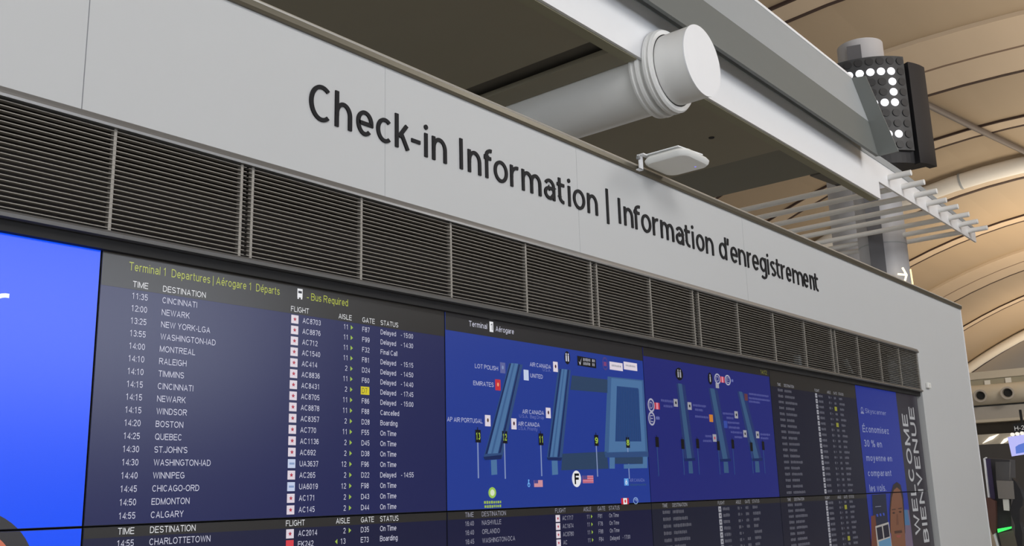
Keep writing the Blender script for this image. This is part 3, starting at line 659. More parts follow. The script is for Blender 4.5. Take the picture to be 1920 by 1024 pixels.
# --- advert and welcome display
ADB = lit((30, 44, 126)); ADT = lit((120, 126, 160)); WELB = lit((40, 37, 44)); WELT = lit((150, 150, 152))
AX = 9.424
FX, FZ = S(1683, 985)
def ad_pic(t, z0, z1, above):
    s = Sheet()
    zc = z0 if above else z1
    def p(pts, m_, lay):
        q = clipz(pts, zc, above)
        if len(q) > 2: s.poly([(min(x, AX), z) for x, z in q], m_, lay)
    def el(cx, cz, rx, rz): return [(cx+rx*math.cos(2*PI*i/36), cz+rz*math.sin(2*PI*i/36)) for i in range(36)]
    p(SP((1694,956), (1704,956), (1716,1060), (1676,1060)), lit((95, 82, 100)), 2)
    p(SP((1694,956), (1701,956), (1706,985), (1695,985)), lit((60, 95, 130)), 3)
    p(SP((1667,955), (1669,928), (1674,909), (1681,904), (1688,909), (1693,930), (1695,960), (1697,1000), (1668,1000)), lit((40, 32, 34)), 4)
    p(SP((1669,960), (1671,935), (1675,919), (1681,914), (1687,919), (1691,936), (1693,965), (1696,1000), (1700,1060), (1674,1060), (1671,1020), (1669,990)), lit((104, 68, 50)), 5)
    for q in ((1675, 962), (1687, 960)):
        p(SP((q[0]-3,q[1]), (q[0],q[1]-2), (q[0]+3,q[1]), (q[0],q[1]+2)), lit((40, 26, 24)), 6); p(SP((q[0]-3.5,q[1]-7), (q[0]+3.5,q[1]-8), (q[0]+3.5,q[1]-6), (q[0]-3.5,q[1]-5)), lit((56, 36, 30)), 6)
    p(SP((1680.5,964), (1682.5,964), (1684.5,984), (1680,985)), lit((88, 56, 42)), 6); p(SP((1676,996), (1690,994), (1691,999), (1677,1001)), lit((60, 40, 34)), 6); p(SP((1679,1004), (1689,1003), (1687,1008), (1681,1008)), lit((124, 66, 60)), 6)
    p(SP((1634,928), (1660,926), (1668,1030), (1640,1060)), lit((30, 34, 52)), 6)                      # telephone
    p(SP((1640,950), (1651,949), (1651,950), (1640,951)), lit((120, 124, 140)), 7)
    for k in range(3): p(SP((1642+k*6,964-k), (1645+k*6,964-k), (1646+k*6,969-k), (1643+k*6,969-k)), lit((48, 66, 150)), 7)
    p(SP((1632,968), (1640,966), (1650,1060), (1634,1060)), lit((90, 52, 40)), 7)
    p(SP((1640,987), (1665,979), (1676,1060), (1648,1060)), lit((150, 146, 142)), 8)
    for q in ([(1642,990), (1652,987), (1655,1010), (1645,1013)], [(1654,986.5), (1664,983), (1667,1006), (1657,1009.5)]): p(SP(*q), lit((26, 26, 40)), 9)
    p(SP((1646,1016), (1668,1008), (1674,1050), (1650,1050)), lit((80, 120, 150)), 9)
    return s
t, x0, x1, z0, z1 = display(5, 0, 'display at the right end with a blue French advert and upright WELCOME BIENVENUE', WELB)
s = Sheet(); s.rect(x0, AX, z0, z1, ADB, 1); s.build('advert_background', t)
s = Sheet(); a = S(1621, 770); c = S(1661, 775); s.text('Skyscanner', a[0]+.01, (a[1]+c[1])/2, .040, ADT, x1=c[0]); x = a[0]-.06; z = a[1]
s.poly([(x-.04, z-.03), (x+.04, z-.03), (x+.03, z-.015), (x-.03, z-.015)], ADT, 2); s.disc(x, z+.004, .026, .024, ADT, 2, inner=.7); s.build('advert_logo', t)
for str_, xa, xb, py, ch in (('Économisez', 1617, 1666, 805, .060), ('30 % en', 1620, 1653, 831, .060), ('moyenne en', 1624, 1672, 858, .055), ('comparant', 1627, 1671, 886, .055), ('les vols.', 1630, 1661, 914, .060)):
    s = Sheet(); a = S(xa, py); c = S(xb, py+2); s.text(str_, a[0], (a[1]+c[1])/2, ch, ADT, x1=c[0], pen=.16); s.build('advert_text', t)
ad_pic(t, z0, z1, True).build('advert_photograph', t)
def upright(t, above, z0, z1):
    for str_, (pa, pb), (qa, qb), xw in (('WELCOME', (1704, 785), (1726, 1002), .135), ('BIENVENUE', (1716, 765), (1744, 1018), .135)):
        top = S(*((1697, 777) if str_ == 'WELCOME' else (1710, 764))); bot = S(*((1723, 1003) if str_ == 'WELCOME' else (1737, 1017)))
        xc = 9.600 if str_ == 'WELCOME' else 9.815
        v, f = text2d(str_, .17); k = .150/HCAP; xs = [p[0] for p in v]; a0, e0 = min(xs), max(xs); kx = (top[1]-bot[1])/(e0-a0)
        bm = bmesh.new(); vs = [bm.verts.new((xc+.0725-py*k, YS-.0014, bot[1]+(px-a0)*kx)) for px, py in v]
        for q in f:
            try: bm.faces.new([vs[i] for i in q])
            except ValueError: pass
        zz = z0 if above else z1
        bmesh.ops.bisect_plane(bm, geom=bm.verts[:]+bm.edges[:]+bm.faces[:], plane_co=(0, 0, zz), plane_no=(0, 0, -1 if above else 1), clear_outer=True)
        me = bpy.data.meshes.new('welcome_text'); bm.to_mesh(me); bm.free(); me.materials.append(WELT)
        if len(me.polygons):
            o = bpy.data.objects.new('welcome_text', me); C.objects.link(o); o.parent = t; o.matrix_parent_inverse = t.matrix_world.inverted()
upright(t, True, z0, z1)
t, x0, x1, z0, z1 = display(5, 1, 'lower right end display with pictured face and telephone beside the pier', WELB)
s = Sheet(); s.rect(x0, AX, z0, z1, ADB, 1); s.build('advert_background', t)
ad_pic(t, z0, z1, False).build('advert_photograph', t); upright(t, False, z0, z1)

# ------------------------------------------------------------------ small fittings on the wall
p = at(1738.5, 723, D); t = thing('wall_sensor', (p.x, D, p.z), 'small white square sensor on the pier beside the louvre end', 'sensor')
b = MB(); b.box(p.x-.05, p.x+.05, D-.025, D, p.z-.028, p.z+.028, M_plast); b.build('cover', t, bevel=.006)
b = MB(); b.box(p.x-.02, p.x+.02, D-.027, D-.025, p.z-.01, p.z+.01, M_plastg); b.build('lens', t)

zA = CAMZ+1.996
t = thing('wireless_access_point', (4.98, D-.02, zA), 'white rounded wireless access point on a bracket at the wall top', 'access point')
def rrect(x0, x1, y0, y1, r, z):
    out = []
    for cx, cy, a in ((x1-r, y1-r, 0), (x0+r, y1-r, 90), (x0+r, y0+r, 180), (x1-r, y0+r, 270)):
        for k in range(7): out.append((cx+r*math.cos(math.radians(a+15*k)), cy+r*math.sin(math.radians(a+15*k)), z))
    return out
def shell(mb, rings, m_):
    n = len(rings[0]); v = [q for r in rings for q in r]; f = []
    for j in range(len(rings)-1):
        for i in range(n): k = (i+1) % n; f.append((j*n+i, j*n+k, (j+1)*n+k, (j+1)*n+i))
    f += [tuple(range(n-1, -1, -1)), tuple((len(rings)-1)*n+i for i in range(n))]; mb.add(v, f, m_, True)
ax0, ax1, ay0, ay1 = 4.985, 5.335, 2.745, 3.065
b = MB(); shell(b, [rrect(ax0+.016, ax1-.016, ay0+.016, ay1-.016, .06, zA), rrect(ax0+.004, ax1-.004, ay0+.004, ay1-.004, .068, zA+.012), rrect(ax0, ax1, ay0, ay1, .07, zA+.028), rrect(ax0+.012, ax1-.012, ay0+.012, ay1-.012, .065, zA+.046)], M_plast); b.build('body', t)
b = MB(); shell(b, [rrect(ax0+.022, ax1-.022, ay0+.022, ay1-.022, .055, zA-.0015), rrect(ax0+.020, ax1-.020, ay0+.020, ay1-.020, .055, zA+.001)], M_plastg); tag(b.build('underside_panel', t), 'grey underside panel')
b = MB(); b.lathe([(0, .006), (.002, .006)], (5.255, 2.83, zA-.003), (0, 0, 1), mat('blue_status_light', (120, 120, 220), .4, emit=(120, 110, 235), es=1.2), 14, False); tag(b.build('status_light', t), 'small violet status light')
b = MB(); b.prism([(5.0, 3.06, zA+.060), (5.22, 3.06, zA+.060), (5.30, 2.80, zA+.060), (5.25, 2.77, zA+.060), (5.0, 2.80, zA+.060)], (0, 0, .006), M_white); b.box(5.03, 5.20, 2.85, 3.03, zA+.044, zA+.060, M_plastg); b.build('mounting_plate', t)
b = MB(); b.box(4.955, 5.0, 3.02, 3.07, zA+.055, zA+.061, M_white); b.box(4.955, 4.995, 3.052, 3.060, zA-.035, zA+.058, M_white); b.box(4.94, 4.955, 3.045, 3.065, zA+.025, zA+.045, M_steel); b.box(4.955, 4.995, 3.052, 3.085, zA-.036, zA-.030, M_white); b.build('bracket', t)

# ------------------------------------------------------------------ canopy behind the wall
YB = 4.3; BZ0, BZ1 = CAMZ+3.854, CAMZ+4.410; FZ0 = CAMZ+4.108
XB0 = 0.0; XB1 = 13.19; XF = 17.93
t = thing('canopy_edge_beam', (XB0, YB, BZ0), 'long white canopy edge beam with a stepped end, crossing above the wall', 'beam')
b = MB(); NA = math.asin((CAMZ+3.83-BZ0)/.352)
b.prism([(XB0, YB, BZ0)]+[(7.5-.352*math.cos(-NA+(PI+2*NA)*i/24), YB, CAMZ+3.83+.352*math.sin(-NA+(PI+2*NA)*i/24)) for i in range(25)]+[(XB1, YB, BZ0), (XB1, YB, FZ0), (XF, YB, FZ0), (XF, YB, CAMZ+4.315), (14.2, YB, BZ1), (XB0, YB, BZ1)], (0, .03, 0), M_white); b.build('web_plate', t)
b = MB(); b.prism([(XB0, YB-.012, BZ1), (14.2, YB-.012, BZ1), (XF, YB-.012, CAMZ+4.315), (XF, YB-.012, CAMZ+4.36), (14.2, YB-.012, BZ1+.10), (XB0, YB-.012, BZ1+.115)], (0, .10, 0), M_grey); tag(b.build('top_flange', t), 'grey top flange')
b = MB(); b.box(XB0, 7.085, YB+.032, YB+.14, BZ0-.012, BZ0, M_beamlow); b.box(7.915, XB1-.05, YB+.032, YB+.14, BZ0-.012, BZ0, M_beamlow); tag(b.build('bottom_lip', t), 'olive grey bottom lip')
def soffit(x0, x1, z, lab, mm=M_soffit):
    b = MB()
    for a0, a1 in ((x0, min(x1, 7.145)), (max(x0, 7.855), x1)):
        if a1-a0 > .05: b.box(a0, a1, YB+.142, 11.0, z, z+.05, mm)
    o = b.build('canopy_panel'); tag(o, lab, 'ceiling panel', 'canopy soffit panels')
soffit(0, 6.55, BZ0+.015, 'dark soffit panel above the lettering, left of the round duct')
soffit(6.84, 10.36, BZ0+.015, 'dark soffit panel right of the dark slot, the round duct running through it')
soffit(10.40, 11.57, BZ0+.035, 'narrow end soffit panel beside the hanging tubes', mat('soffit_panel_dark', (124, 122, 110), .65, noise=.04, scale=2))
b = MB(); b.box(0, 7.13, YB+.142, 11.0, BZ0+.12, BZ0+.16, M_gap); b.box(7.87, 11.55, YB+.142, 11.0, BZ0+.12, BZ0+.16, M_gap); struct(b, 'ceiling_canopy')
b = MB(); b.lathe([(0, .018), (.006, .018)], (9.3, 4.55, BZ0+.009), (0, 0, 1), M_black, 12, False)
q = atz(1334, 258, BZ0+.015); b = MB(); b.lathe([(0, .03), (.008, .034)], (q.x, q.y, BZ0+.007), (0, 0, 1), M_black, 16, False); tag(b.build('recessed_spot'), 'small dark round fitting set in the soffit right of the duct', 'fitting')
b = MB(); b.prism([(11.58, YB+.08, BZ0+.02), (12.15, YB+.16, BZ0+.02), (12.15, YB+.25, BZ0+.02), (11.58, YB+.32, BZ0+.02)], (0, 0, .05), M_gap); tag(b.build('soffit_corner_plate'), 'dark tapering plate at the end corner of the soffit', 'plate')
# round duct through the beam
cx, cz = 7.5, CAMZ+3.83
t = thing('air_duct', (cx, 3.9, cz), 'fat white round duct with capped end poking through the beam', 'duct')
b = MB(); b.lathe([(0, .335), (.30, .335)], (cx, 3.9, cz), (0, 1, 0), M_duct, 64); b.build('neck', t)
b = MB(); b.lathe([(0, .338), (.012, .338)], (cx, 3.888, cz), (0, 1, 0), M_white, 64); b.build('end_cap', t)
b = MB(); b.lathe([(0, .337), (.0, .385), (.022, .40), (.035, .385), (.05, .375), (.06, .40), (.088, .40), (.094, .348)], (cx, 4.20, cz), (0, 1, 0), M_duct, 64); b.build('collar', t); b = MB(); b.lathe([(0, .348), (.0, .40), (.03, .405), (.04, .385), (.07, .385), (.078, .40), (.10, .395), (.10, .348)], (cx, 4.335, cz), (0, 1, 0), M_duct, 64); b.build('collar', t)
b = MB(); b.lathe([(0, .345), (6.3, .345)], (cx, 4.2, cz), (0, 1, 0), M_duct, 64); b.build('pipe', t)
# grey light trough
t = thing('light_trough', (0, 4.1, CAMZ+4.27), 'grey angled light trough above the white beam, ending in a plate', 'light trough')
XT = 12.6
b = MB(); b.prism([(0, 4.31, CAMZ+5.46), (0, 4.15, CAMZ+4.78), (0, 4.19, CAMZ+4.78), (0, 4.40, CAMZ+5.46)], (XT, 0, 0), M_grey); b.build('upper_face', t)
b = MB(); b.prism([(0, 4.15, CAMZ+4.78), (0, 4.07, CAMZ+4.27), (0, 4.11, CAMZ+4.27), (0, 4.19, CAMZ+4.78)], (XT, 0, 0), mat('grey_paint_shaded', (108, 112, 110), .55, noise=.02)); tag(b.build('lower_face', t), 'darker grey lower face')  # shade of the lower face put into a darker copy of the grey
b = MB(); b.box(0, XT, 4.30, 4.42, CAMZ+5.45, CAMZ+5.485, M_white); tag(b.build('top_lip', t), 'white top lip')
b = MB(); b.prism([(XT, 4.31, CAMZ+5.46), (XT, 4.12, CAMZ+5.43), (XT, 3.81, CAMZ+4.27), (XT, 4.07, CAMZ+4.27), (XT, 4.15, CAMZ+4.78)], (.02, 0, 0), mat('grey_paint_half_shade', (126, 130, 128))); b.build('end_plate', t)  # shade of the end plate put into its own grey tone

# hanging tubes through the fin
tips = [(1130,165),(1220,225),(1305,280),(1370,345),(1450,385),(1525,440),(1585,487),(1650,530)]
bases = [(970,195),(1063,258),(1150,318),(1233,375),(1312,418),(1384,472),(1453,518),(1517,560)]
pos = ['nearest of the eight, at the beam step', 'second from the beam step', 'third from the beam step', 'fourth from the beam step', 'fourth from the pointed end', 'third from the pointed end', 'second from the pointed end', 'last one, at the pointed end']
for (tx, ty), (bx, by), ps in zip(tips, bases, pos):
    a = at(1400+bx/3.656, 280+by/3.656, YB); e = at(1400+tx/3.656, 280+ty/3.656, YB)
    # end slid along Y at the same X: solve the length from the picture
    tt = atx(1400+tx/3.656, 280+ty/3.656, a.x)
    y0 = max(3.3, min(tt.y, YB-.15))
    b = MB(); b.lathe([(0, 0), (0, .036), (.004, .042), (7.0, .042)], (a.x, y0, a.z), (0, 1, 0), M_duct, 20)
    tag(b.build('sunshade_tube'), 'white round tube through the beam fin, '+ps, 'tube', 'round tubes through the stepped beam end')

# ------------------------------------------------------------------ question mark sign on its column
YC = 5.6
def colx(px, py, Y): return at(px, py, Y)
c0 = at(1657, 480, YC)
rc = .40
t = thing('round_column', (c0.x, YC, 0), 'round grey column with a dark slot, carrying the question mark sign', 'column')
b = MB(); b.lathe([(0, rc), (CAMZ+7.9, rc)], (c0.x, YC, 0), (0, 0, 1), mat('column_grey', (188, 188, 192), .5, noise=.03), 48); b.build('shaft', t)
dirc = Vector((-c0.x, -YC, 0)).normalized(); perp = Vector((-dirc.y, dirc.x, 0))   # perp points left or right as seen
if perp.dot(AR) < 0: perp = -perp
cc = Vector((c0.x, YC, 0)); 
b = MB(); q0 = cc+dirc*(rc*.92)-perp*.10
b.prism([q0-perp*.12, q0+perp*.12, q0+perp*.12+dirc*.10, q0-perp*.12+dirc*.10], (0, 0, CAMZ+7.75), mat('dark_slot_metal', (98, 98, 102), .5, noise=.04)); tag(b.build('dark_slot', t), 'dark grey vertical slot')
zj = at(1690, 482, YC).z
b = MB(); b.lathe([(0, rc+.004), (.02, rc+.004)], (c0.x, YC, zj), (0, 0, 1), M_grey, 48); b.build('joint_ring', t)
# arrow sign
NEON = mat('warm_neon', (250, 235, 200), .4, emit=(255, 236, 196), es=1.5)
t = thing('arrow_sign', tuple(cc), 'glowing white arrow and bar sign on the lower column', 'arrow sign')
def face(px, py, off=.03):     # point on a plane just in front of the column, square to the line of sight
    pl = cc+dirc*(rc+.12); d = pix(px, py); s_ = (pl-O).dot(dirc)/d.dot(dirc); return O+d*s_
def bar(mb, a, c, r, m_): mb.tube(face(*a), face(*c), r, m_, 10)
b = MB(); bar(b, (1683,514), (1699,515.5), .017, NEON); bar(b, (1692,502), (1700,516), .017, NEON); bar(b, (1700,515), (1696,529), .017, NEON); b.build('arrow', t)
b = MB(); bar(b, (1707,505), (1712,537), .013, mat('warm_neon_bar', (250, 215, 160), .4, emit=(255, 215, 150), es=1.6)); b.build('end_bar', t)
# second column behind
c1 = at(1600, 420, 6.6)
b = MB(); b.lathe([(0, .42), (CAMZ+6.0, .42)], (c1.x, 6.6, 0), (0, 0, 1), mat('column_grey', (188, 188, 192), .5), 48); tag(b.build('round_column'), 'round grey column seen behind the hanging tubes, left of the arrow', 'column')

t = thing('question_mark_sign', (c0.x, YC, CAMZ+4.4), 'dark curved sign with a question mark of lit white dots', 'sign')
M_sg = mat('charcoal_sign', (62, 64, 67), .5, noise=.04); M_sg2 = mat('charcoal_sign_dark', (34, 34, 38), .55, noise=.05)
M_dot = mat('unlit_dot', (46, 47, 50), .5, noise=.05); M_dotl = mat('lit_dot', (245, 245, 250), .4, emit=(246, 246, 255), es=1.3)
def up(z): return Vector((0, 0, z))
ctr = cc.copy(); ctr.z = 0
Rs = 1.15
pt = at(1640, 118, YC-.7); pb = at(1700, 272, YC-.7)
ztop, zbot = pt.z+.48, pb.z-.13
# front shell: arc about a point behind the sign, facing the viewer a little to the left
base_c = ctr+dirc*(-.35)+perp*(-.05)
def arcp(a, r, z): return base_c+dirc*(r*math.cos(a))+perp*(r*math.sin(a))+up(z)
A0, A1 = math.radians(-52), math.radians(40)
b = MB(); n = 24; v = []; f = []
for i in range(n+1):
    a = A0+(A1-A0)*i/n
    v += [arcp(a, Rs, zbot), arcp(a, Rs, ztop), arcp(a, Rs-.06, ztop), arcp(a, Rs-.06, zbot)]
for i in range(n):
    for e in range(4): f.append((4*i+e, 4*i+(e+1) % 4, 4*i+4+(e+1) % 4, 4*i+4+e))
f += [(0, 1, 2, 3), (4*n+3, 4*n+2, 4*n+1, 4*n)]
b.add(v, f, M_sg, True); b.build('front_panel', t)
b = MB(); v = []; f = []
B0, B1 = math.radians(43), math.radians(66)
for i in range(13):
    a = B0+(B1-B0)*i/12
    v += [arcp(a, Rs+.03, zbot-.22), arcp(a, Rs+.03, ztop-.10), arcp(a, Rs-.10, ztop-.10), arcp(a, Rs-.10, zbot-.22)]
for i in range(12):
    for e in range(4): f.append((4*i+e, 4*i+(e+1) % 4, 4*i+4+(e+1) % 4, 4*i+4+e))
f += [(0, 1, 2, 3), (51, 50, 49, 48)]
b.add(v, f, M_sg2, True); tag(b.build('side_panel', t), 'near-black side panel')
b = MB(); v = [arcp(math.radians(-52+114*i/24), Rs-.08, zbot-.20) for i in range(25)]+[base_c-perp*.6+up(zbot-.20), ]
b.prism(v, (0, 0, ztop-zbot+.08), M_sg2); b.build('core', t)
rows = 9; rp = (ztop-zbot)/9.0; da = .178/Rs
a_r = math.radians(35.5)
for r in range(rows):
    z = ztop-rp*(r+.5)
    for k in range(8):
        a = a_r-da*k
        if a < A0+.06: continue
        nrm = dirc*math.cos(a)+perp*math.sin(a); p0 = base_c+nrm*(Rs-.002)+up(z)
        col = 6-k
        on = (r == 1 and col in (1, 2, 3, 4, 5)) or (r in (2, 3) and col == 5) or (r == 4 and col in (3, 4, 5)) or (r == 7 and col in (4, 5))
        b = MB(); b.lathe([(0, .069), (.012 if on else .02, .067)], p0, nrm, M_dotl if on else M_dot, 18, False); o = b.build('lit_dot' if on else 'unlit_dot', t)
        if on: o['label'] = 'glowing white dot'

# ------------------------------------------------------------------ vaulted ceiling
def vz(y): return CAMZ+10-(.029 if y > 6 else .014)*(y-6)**2
def vstrip(name_mat, x0, x1, dz, th, mb, y0=-12.4, y1=20.5, n=36):
    v = []; f = []
    for i in range(n+1):
        y = y0+(y1-y0)*i/n; z = vz(y)+dz
        v += [(x0, y, z), (x1, y, z), (x1, y, z+th), (x0, y, z+th)]
    for i in range(n):
        for e in range(4): f.append((4*i+e, 4*i+(e+1) % 4, 4*i+4+(e+1) % 4, 4*i+4+e))
    f += [(0, 1, 2, 3), (4*n+3, 4*n+2, 4*n+1, 4*n)]
    mb.add(v, f, name_mat, False)
b = MB(); vstrip(M_vault, -12, 85, 0, .2, b); struct(b, 'ceiling')
k = 1
def rib(parts, lab=None):
    global k
    b = MB()
    for mm, a0, a1, dz, th in parts: vstrip(mm, a0, a1, dz, th, b)
    struct(b, 'trim_%d' % (6+k), lab); k += 1
def pair(x): rib([(M_vband, x-.35, x+.30, -.05, .06), (M_line, x+.30, x+.42, -.06, .07), (M_line, x-.42, x-.35, -.06, .07)])
def band(x0, x1): rib([(M_vband, x0, x1, -.10, .11), (M_line, x1, x1+.14, -.11, .12), (mat('vault_soft_gap', (120, 100, 84), .8, noise=.05), x0+(x1-x0)*.52, x0+(x1-x0)*.55, -.105, .02)])
band(22.0, 25.25); pair(18.5); pair(29.3); pair(40.3); band(45.2, 48.6); pair(54.4); pair(6.5); band(-2, 1); pair(77)
for x, lab in ((32.6, 'upper white roof truss, seen right of the question mark sign'), (61.7, 'white roof truss curving down behind the right edge of the wall'), (12.2, None)):
    t = thing('roof_truss', (x, 0, vz(6)-1), lab or 'white roof truss hidden above the beam', 'roof truss', None)
    b = MB(); n = 30
    def sweep(mb, dx, dz, r, mm):
        pts = [Vector((x+dx, -10+30.5*i/n, vz(-10+30.5*i/n)+dz)) for i in range(n+1)]; v = []; f = []; g = 14
        for i, p in enumerate(pts):
            d = (pts[min(n, i+1)]-pts[max(0, i-1)]).normalized(); e1 = Vector((1, 0, 0)); e2 = d.cross(e1)
            for q in range(g): a = 2*PI*q/g; v.append(p+e1*r*math.cos(a)+e2*r*math.sin(a))
        for i in range(n):
            for q in range(g): f.append((i*g+q, i*g+(q+1) % g, (i+1)*g+(q+1) % g, (i+1)*g+q))
        mb.add(v, f, mm, True)
    sweep(b, 0, -.33, .26, M_tube); b.build('chord', t)
    b = MB(); vstrip(M_vband, x+.3, x+1.9, -.16, .17, b); vstrip(M_line, x+1.9, x+2.1, -.18, .19, b); b.build('cover_strip', t)
    b = MB(); y = 8.0; b.lathe([(0, .272), (.06, .272)], (x, y, vz(y)-.33), (0, 1, -.058*(y-6)), M_grey, 24); b.build('joint_collar', t)
# diagonal line across the vault
def onvault(px, py):
    lo, hi = 3., 120.; d = pix(px, py).normalized()
    for i in range(60):
        mid = (lo+hi)/2; p = O+d*mid
        if p.z < vz(p.y)-.14: lo = mid
        else: hi = mid
    return O+d*lo
P0, P1, P2 = onvault(1722, 188), onvault(1828, 240), onvault(1935, 291)
b = MB(); b.tube(P0+(P0-P1)*.6, P1, .085, mat('grey_conduit', (112, 104, 100), .5, noise=.04), 10); b.tube(P1, P2+(P2-P1)*1.5, .085, mat('grey_conduit', (112, 104, 100), .5), 10)
tag(b.build('ceiling_conduit'), 'thin grey conduit crossing the beige vault right of the question mark sign', 'conduit')

# ------------------------------------------------------------------ far end of the hall, right of the pier
XW = 40.0
def fx(px, py, X=XW): return atx(px, py, X)
def zx(px, py, X=XW): return atx(px, py, X).z
ya, yb_ = 2.0, 14.0
M_bulk = mat('bulkhead_paint', (196, 188, 172), .55, noise=.03); M_bulk2 = mat('bulkhead_grey', (172, 166, 158), .55, noise=.03)
M_far = mat('dark_far_wall', (66, 64, 64), .6, noise=.05); M_brown = mat('brown_recess', (74, 66, 56), .7, noise=.05)
zt = zx(1880, 694); zb1 = zx(1880, 708); zb2 = zx(1880, 719); zd1 = zx(1880, 757.5); zg1 = zx(1880, 785); zr1 = zx(1880, 812); zl1 = zx(1880, 832)
b = MB(); b.box(XW, XW+.6, ya, yb_, 0, zl1, M_far); b.box(XW+.35, XW+.6, ya, yb_, zl1, zr1, M_bulk); b.box(XW+.6, XW+.8, ya, yb_, zr1, zg1, M_brown); b.box(XW+.5, XW+.8, ya, yb_, zg1, zt, M_bulk2)
struct(b, 'wall_far', 'dark far wall under the nozzle duct')
b = MB(); b.box(XW-.15, XW+.5, ya, yb_, zb1, zt, M_bulk); b.box(XW-.1, XW+.5, ya, yb_, zb2, zb1, mat('bulkhead_olive', (160, 154, 134), .6, noise=.03)); b.box(XW-.1, XW+.5, ya, yb_, zg1, zd1-.06, M_bulk2); b.box(XW-.16, XW+.5, ya, yb_, zg1-.10, zg1, M_bulk)
for py_, px_ in ((718, 1852), (713, 1891)):
    q = fx(px_, py_, XW-.1); b.box(q.x-.06, q.x, q.y-.10, q.y+.10, q.z-.09, q.z+.09, M_plastg)
struct(b, 'trim_30')
rd = (zb2-zd1)/2; zcD = (zb2+zd1)/2
t = thing('nozzle_duct', (XW, ya, zcD), 'horizontal grey air duct with two round jet nozzles behind the pier', 'duct')
b = MB(); b.lathe([(0, rd), (yb_-ya, rd)], (XW-.1, ya, zcD), (0, 1, 0), M_bulk, 40); b.build('pipe', t)
for px_, py_ in ((1838.7, 742), (1889.5, 736.5)):
    q = fx(px_, py_, XW-.1-rd); b = MB(); c_ = Vector((XW-.1-rd+.03, q.y, q.z)); 
    b.lathe([(0, .20), (.18, .235), (.20, .235), (.20, .175), (.02, .13)], c_, (-1, -.12, -.1), M_bulk2, 28); b.lathe([(.06, .14), (.10, .14)], c_, (-1, -.12, -.1), M_black, 24, False); b.build('nozzle', t)
# skylight reflections put in as glowing strips
for i, (x_, y_, wd, ln) in enumerate(((1857, 823, 15, 0), (1884, 827, 11, 0))):
    q = fx(x_, y_, XW+.3); s_ = XW/F_PX*1.05
    b = MB(); b.prism([(XW+.30, q.y+wd*s_*.9, q.z-7*s_), (XW+.30, q.y-wd*s_*.2, q.z-1*s_), (XW+.30, q.y-wd*s_*.9, q.z+7*s_), (XW+.30, q.y+wd*s_*.1, q.z+3*s_)], (.05, 0, 0), mat('reflection_glow', (250, 246, 238), .5, emit=(250, 240, 226), es=1.))
    tag(b.build('skylight_reflection'), ('left' if i == 0 else 'right')+' slanted glowing patch for a skylight reflection under the nozzle duct', 'reflection', 'painted skylight reflections')
# hanging gate sign and monitor
X2 = 30.0
t = thing('gate_sign', tuple(fx(1912, 803, X2)), 'small dark hanging sign reading H-2 at the right edge', 'sign')
q = [fx(1899, 795, X2), fx(1932, 790, X2), fx(1934, 810, X2), fx(1901, 812, X2)]
b = MB(); b.prism(q, (.12, 0, 0), M_sg2); b.build('panel', t)
v, f = text2d('H-2'); kx = (fx(1921, 802, X2)-fx(1903, 804, X2)); xs = [p[0] for p in v]; sp = max(xs)-min(xs); o0 = fx(1903, 807.5, X2); hh = .115
b = MB(); b.add([o0+kx*((px-min(xs))/sp)+Vector((-.01, 0, py/HCAP*hh)) for px, py in v], f, mat('sign_text_white', (230, 230, 230), .5, emit=(200, 200, 200), es=.5)); tag(b.build('sign_text', t), 'white H-2 text')
b = MB(); q0 = fx(1915, 792, X2); b.box(X2+.04, X2+.09, q0.y-.03, q0.y+.03, q0.z, q0.z+.35, M_sg2); b.build('hanger', t)
t = thing('hanging_monitor', tuple(fx(1905, 835, X2)), 'bright lavender monitor with a blue picture at the right edge', 'monitor')
q = [fx(1889, 820, X2), fx(1936, 812, X2), fx(1942, 849, X2), fx(1897, 856, X2)]
b = MB(); b.prism([Vector((X2+.01, p.y, p.z)) for p in q], (.10, 0, 0), M_bez); b.build('housing', t)
b = MB(); b.prism(q, (.01, 0, 0), mat('monitor_screen', (20, 20, 24), .4, emit=(186, 186, 246), es=1.)); b.build('screen', t)
b = MB(); b.add([Vector((X2-.004, p.y, p.z)) for p in [fx(1904, 838, X2), fx(1910, 834, X2), fx(1922, 830, X2), fx(1936, 828, X2), fx(1936, 846, X2), fx(1905, 851, X2)]], [(0, 1, 2, 3, 4, 5)], mat('monitor_picture', (20, 20, 24), .4, emit=(88, 118, 205), es=1.)); b.build('screen_picture', t)
for j in range(3):
    q0 = fx(1899+j*9, 815-j*1.2, X2); b = MB(); b.lathe([(0, .05), (.07, .05)], (X2, q0.y, q0.z), (-1, 0, 0), mat('white_lamp', (240, 238, 232), .4, emit=(240, 236, 226), es=.8), 12, False)
    tag(b.build('small_round_lamp'), 'small round white lamp in the row over the lavender monitor', 'lamp', 'lamps over the lavender monitor')

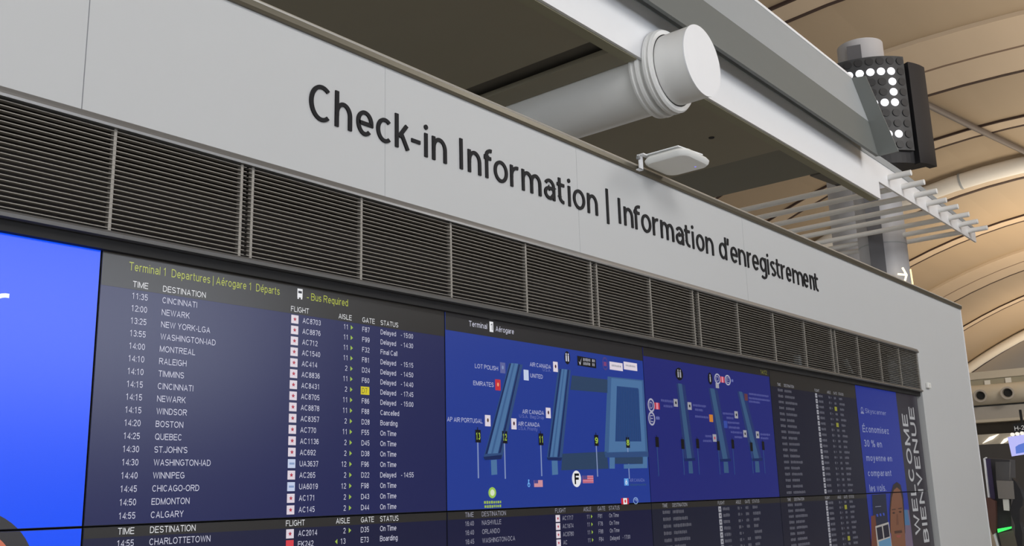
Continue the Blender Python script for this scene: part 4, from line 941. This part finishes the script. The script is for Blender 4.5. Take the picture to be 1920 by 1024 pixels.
# ------------------------------------------------------------------ kiosk at the end of the wall
YK = 2.72
t = thing('self_service_kiosk', (12.0, YK, 0), 'dark self-service kiosk with a green light strip at the pier edge', 'kiosk')
XK = 12.25
def kq(px, py, dx=0): return atx(px, py, XK+dx)
M_kd = mat('kiosk_charcoal', (62, 60, 62), .45, noise=.05); M_kp = mat('kiosk_purple_panel', (60, 50, 84), .4, noise=.05); M_kg = mat('kiosk_grey_screen', (128, 122, 116), .4, noise=.04); M_kb = mat('kiosk_brown_grip', (98, 66, 58), .5, noise=.08)
def plate(name, pts, th, mm, Y=0, lab=None, bev=0.):
    b = MB(); b.prism([kq(x, y, Y) for x, y in pts], (th, 0, 0), mm); o = b.build(name, t, bevel=bev)
    if lab: o['label'] = lab
plate('body', [(1847,859), (1893,862), (1897,1000), (1915,1060), (1880,1060), (1856,940)], .25, M_kd, .10)
plate('edge_trim', [(1843.5,860), (1848,857.5), (1849,859), (1846,861), (1855,935), (1852.5,936)], .05, M_white, -.02, 'white edge trim')
plate('edge_trim', [(1862,1001), (1866,999), (1884,1060), (1879,1060)], .05, M_white, -.02, 'white edge trim')
plate('side_panel', [(1848,860), (1856,860), (1866,936), (1857,936)], .02, M_kp, 0.02, 'purple side panel')
plate('grip', [(1849,934), (1853,933), (1866,940), (1867,998), (1861,1003), (1856,990)], .08, M_kb, -.05, 'brown grip')
plate('camera_head', [(1866,866), (1893,866), (1892,901), (1868,901)], .05, mat('kiosk_smoked', (84, 82, 82), .25, noise=.05), -.02)
plate('screen', [(1868,901), (1899,902), (1902,936), (1872,935)], .05, M_kg, -.05, 'grey screen')
plate('screen_mount', [(1880,936), (1891,936), (1893,958), (1882,957)], .04, M_plastg, -.02)
plate('status_light', [(1870,992), (1896,987.5), (1896,991), (1871,999)], .02, mat('green_light', (40, 220, 80), .4, emit=(60, 235, 95), es=1.2), -.08, 'glowing green light strip')
plate('lower_panel', [(1872,1000), (1900,994), (1915,1060), (1886,1060)], .03, mat('kiosk_olive', (92, 86, 74), .5, noise=.05), -.05)
plate('hood', [(1897,896), (1904,903), (1913,918), (1918,935), (1917,948), (1912,955), (1912,980), (1917,1000), (1917,1060), (1904,1060), (1903,985), (1893,958), (1900,936)], .12, mat('kiosk_black', (28, 26, 30), .5, noise=.05), -.03, 'black curved hood')
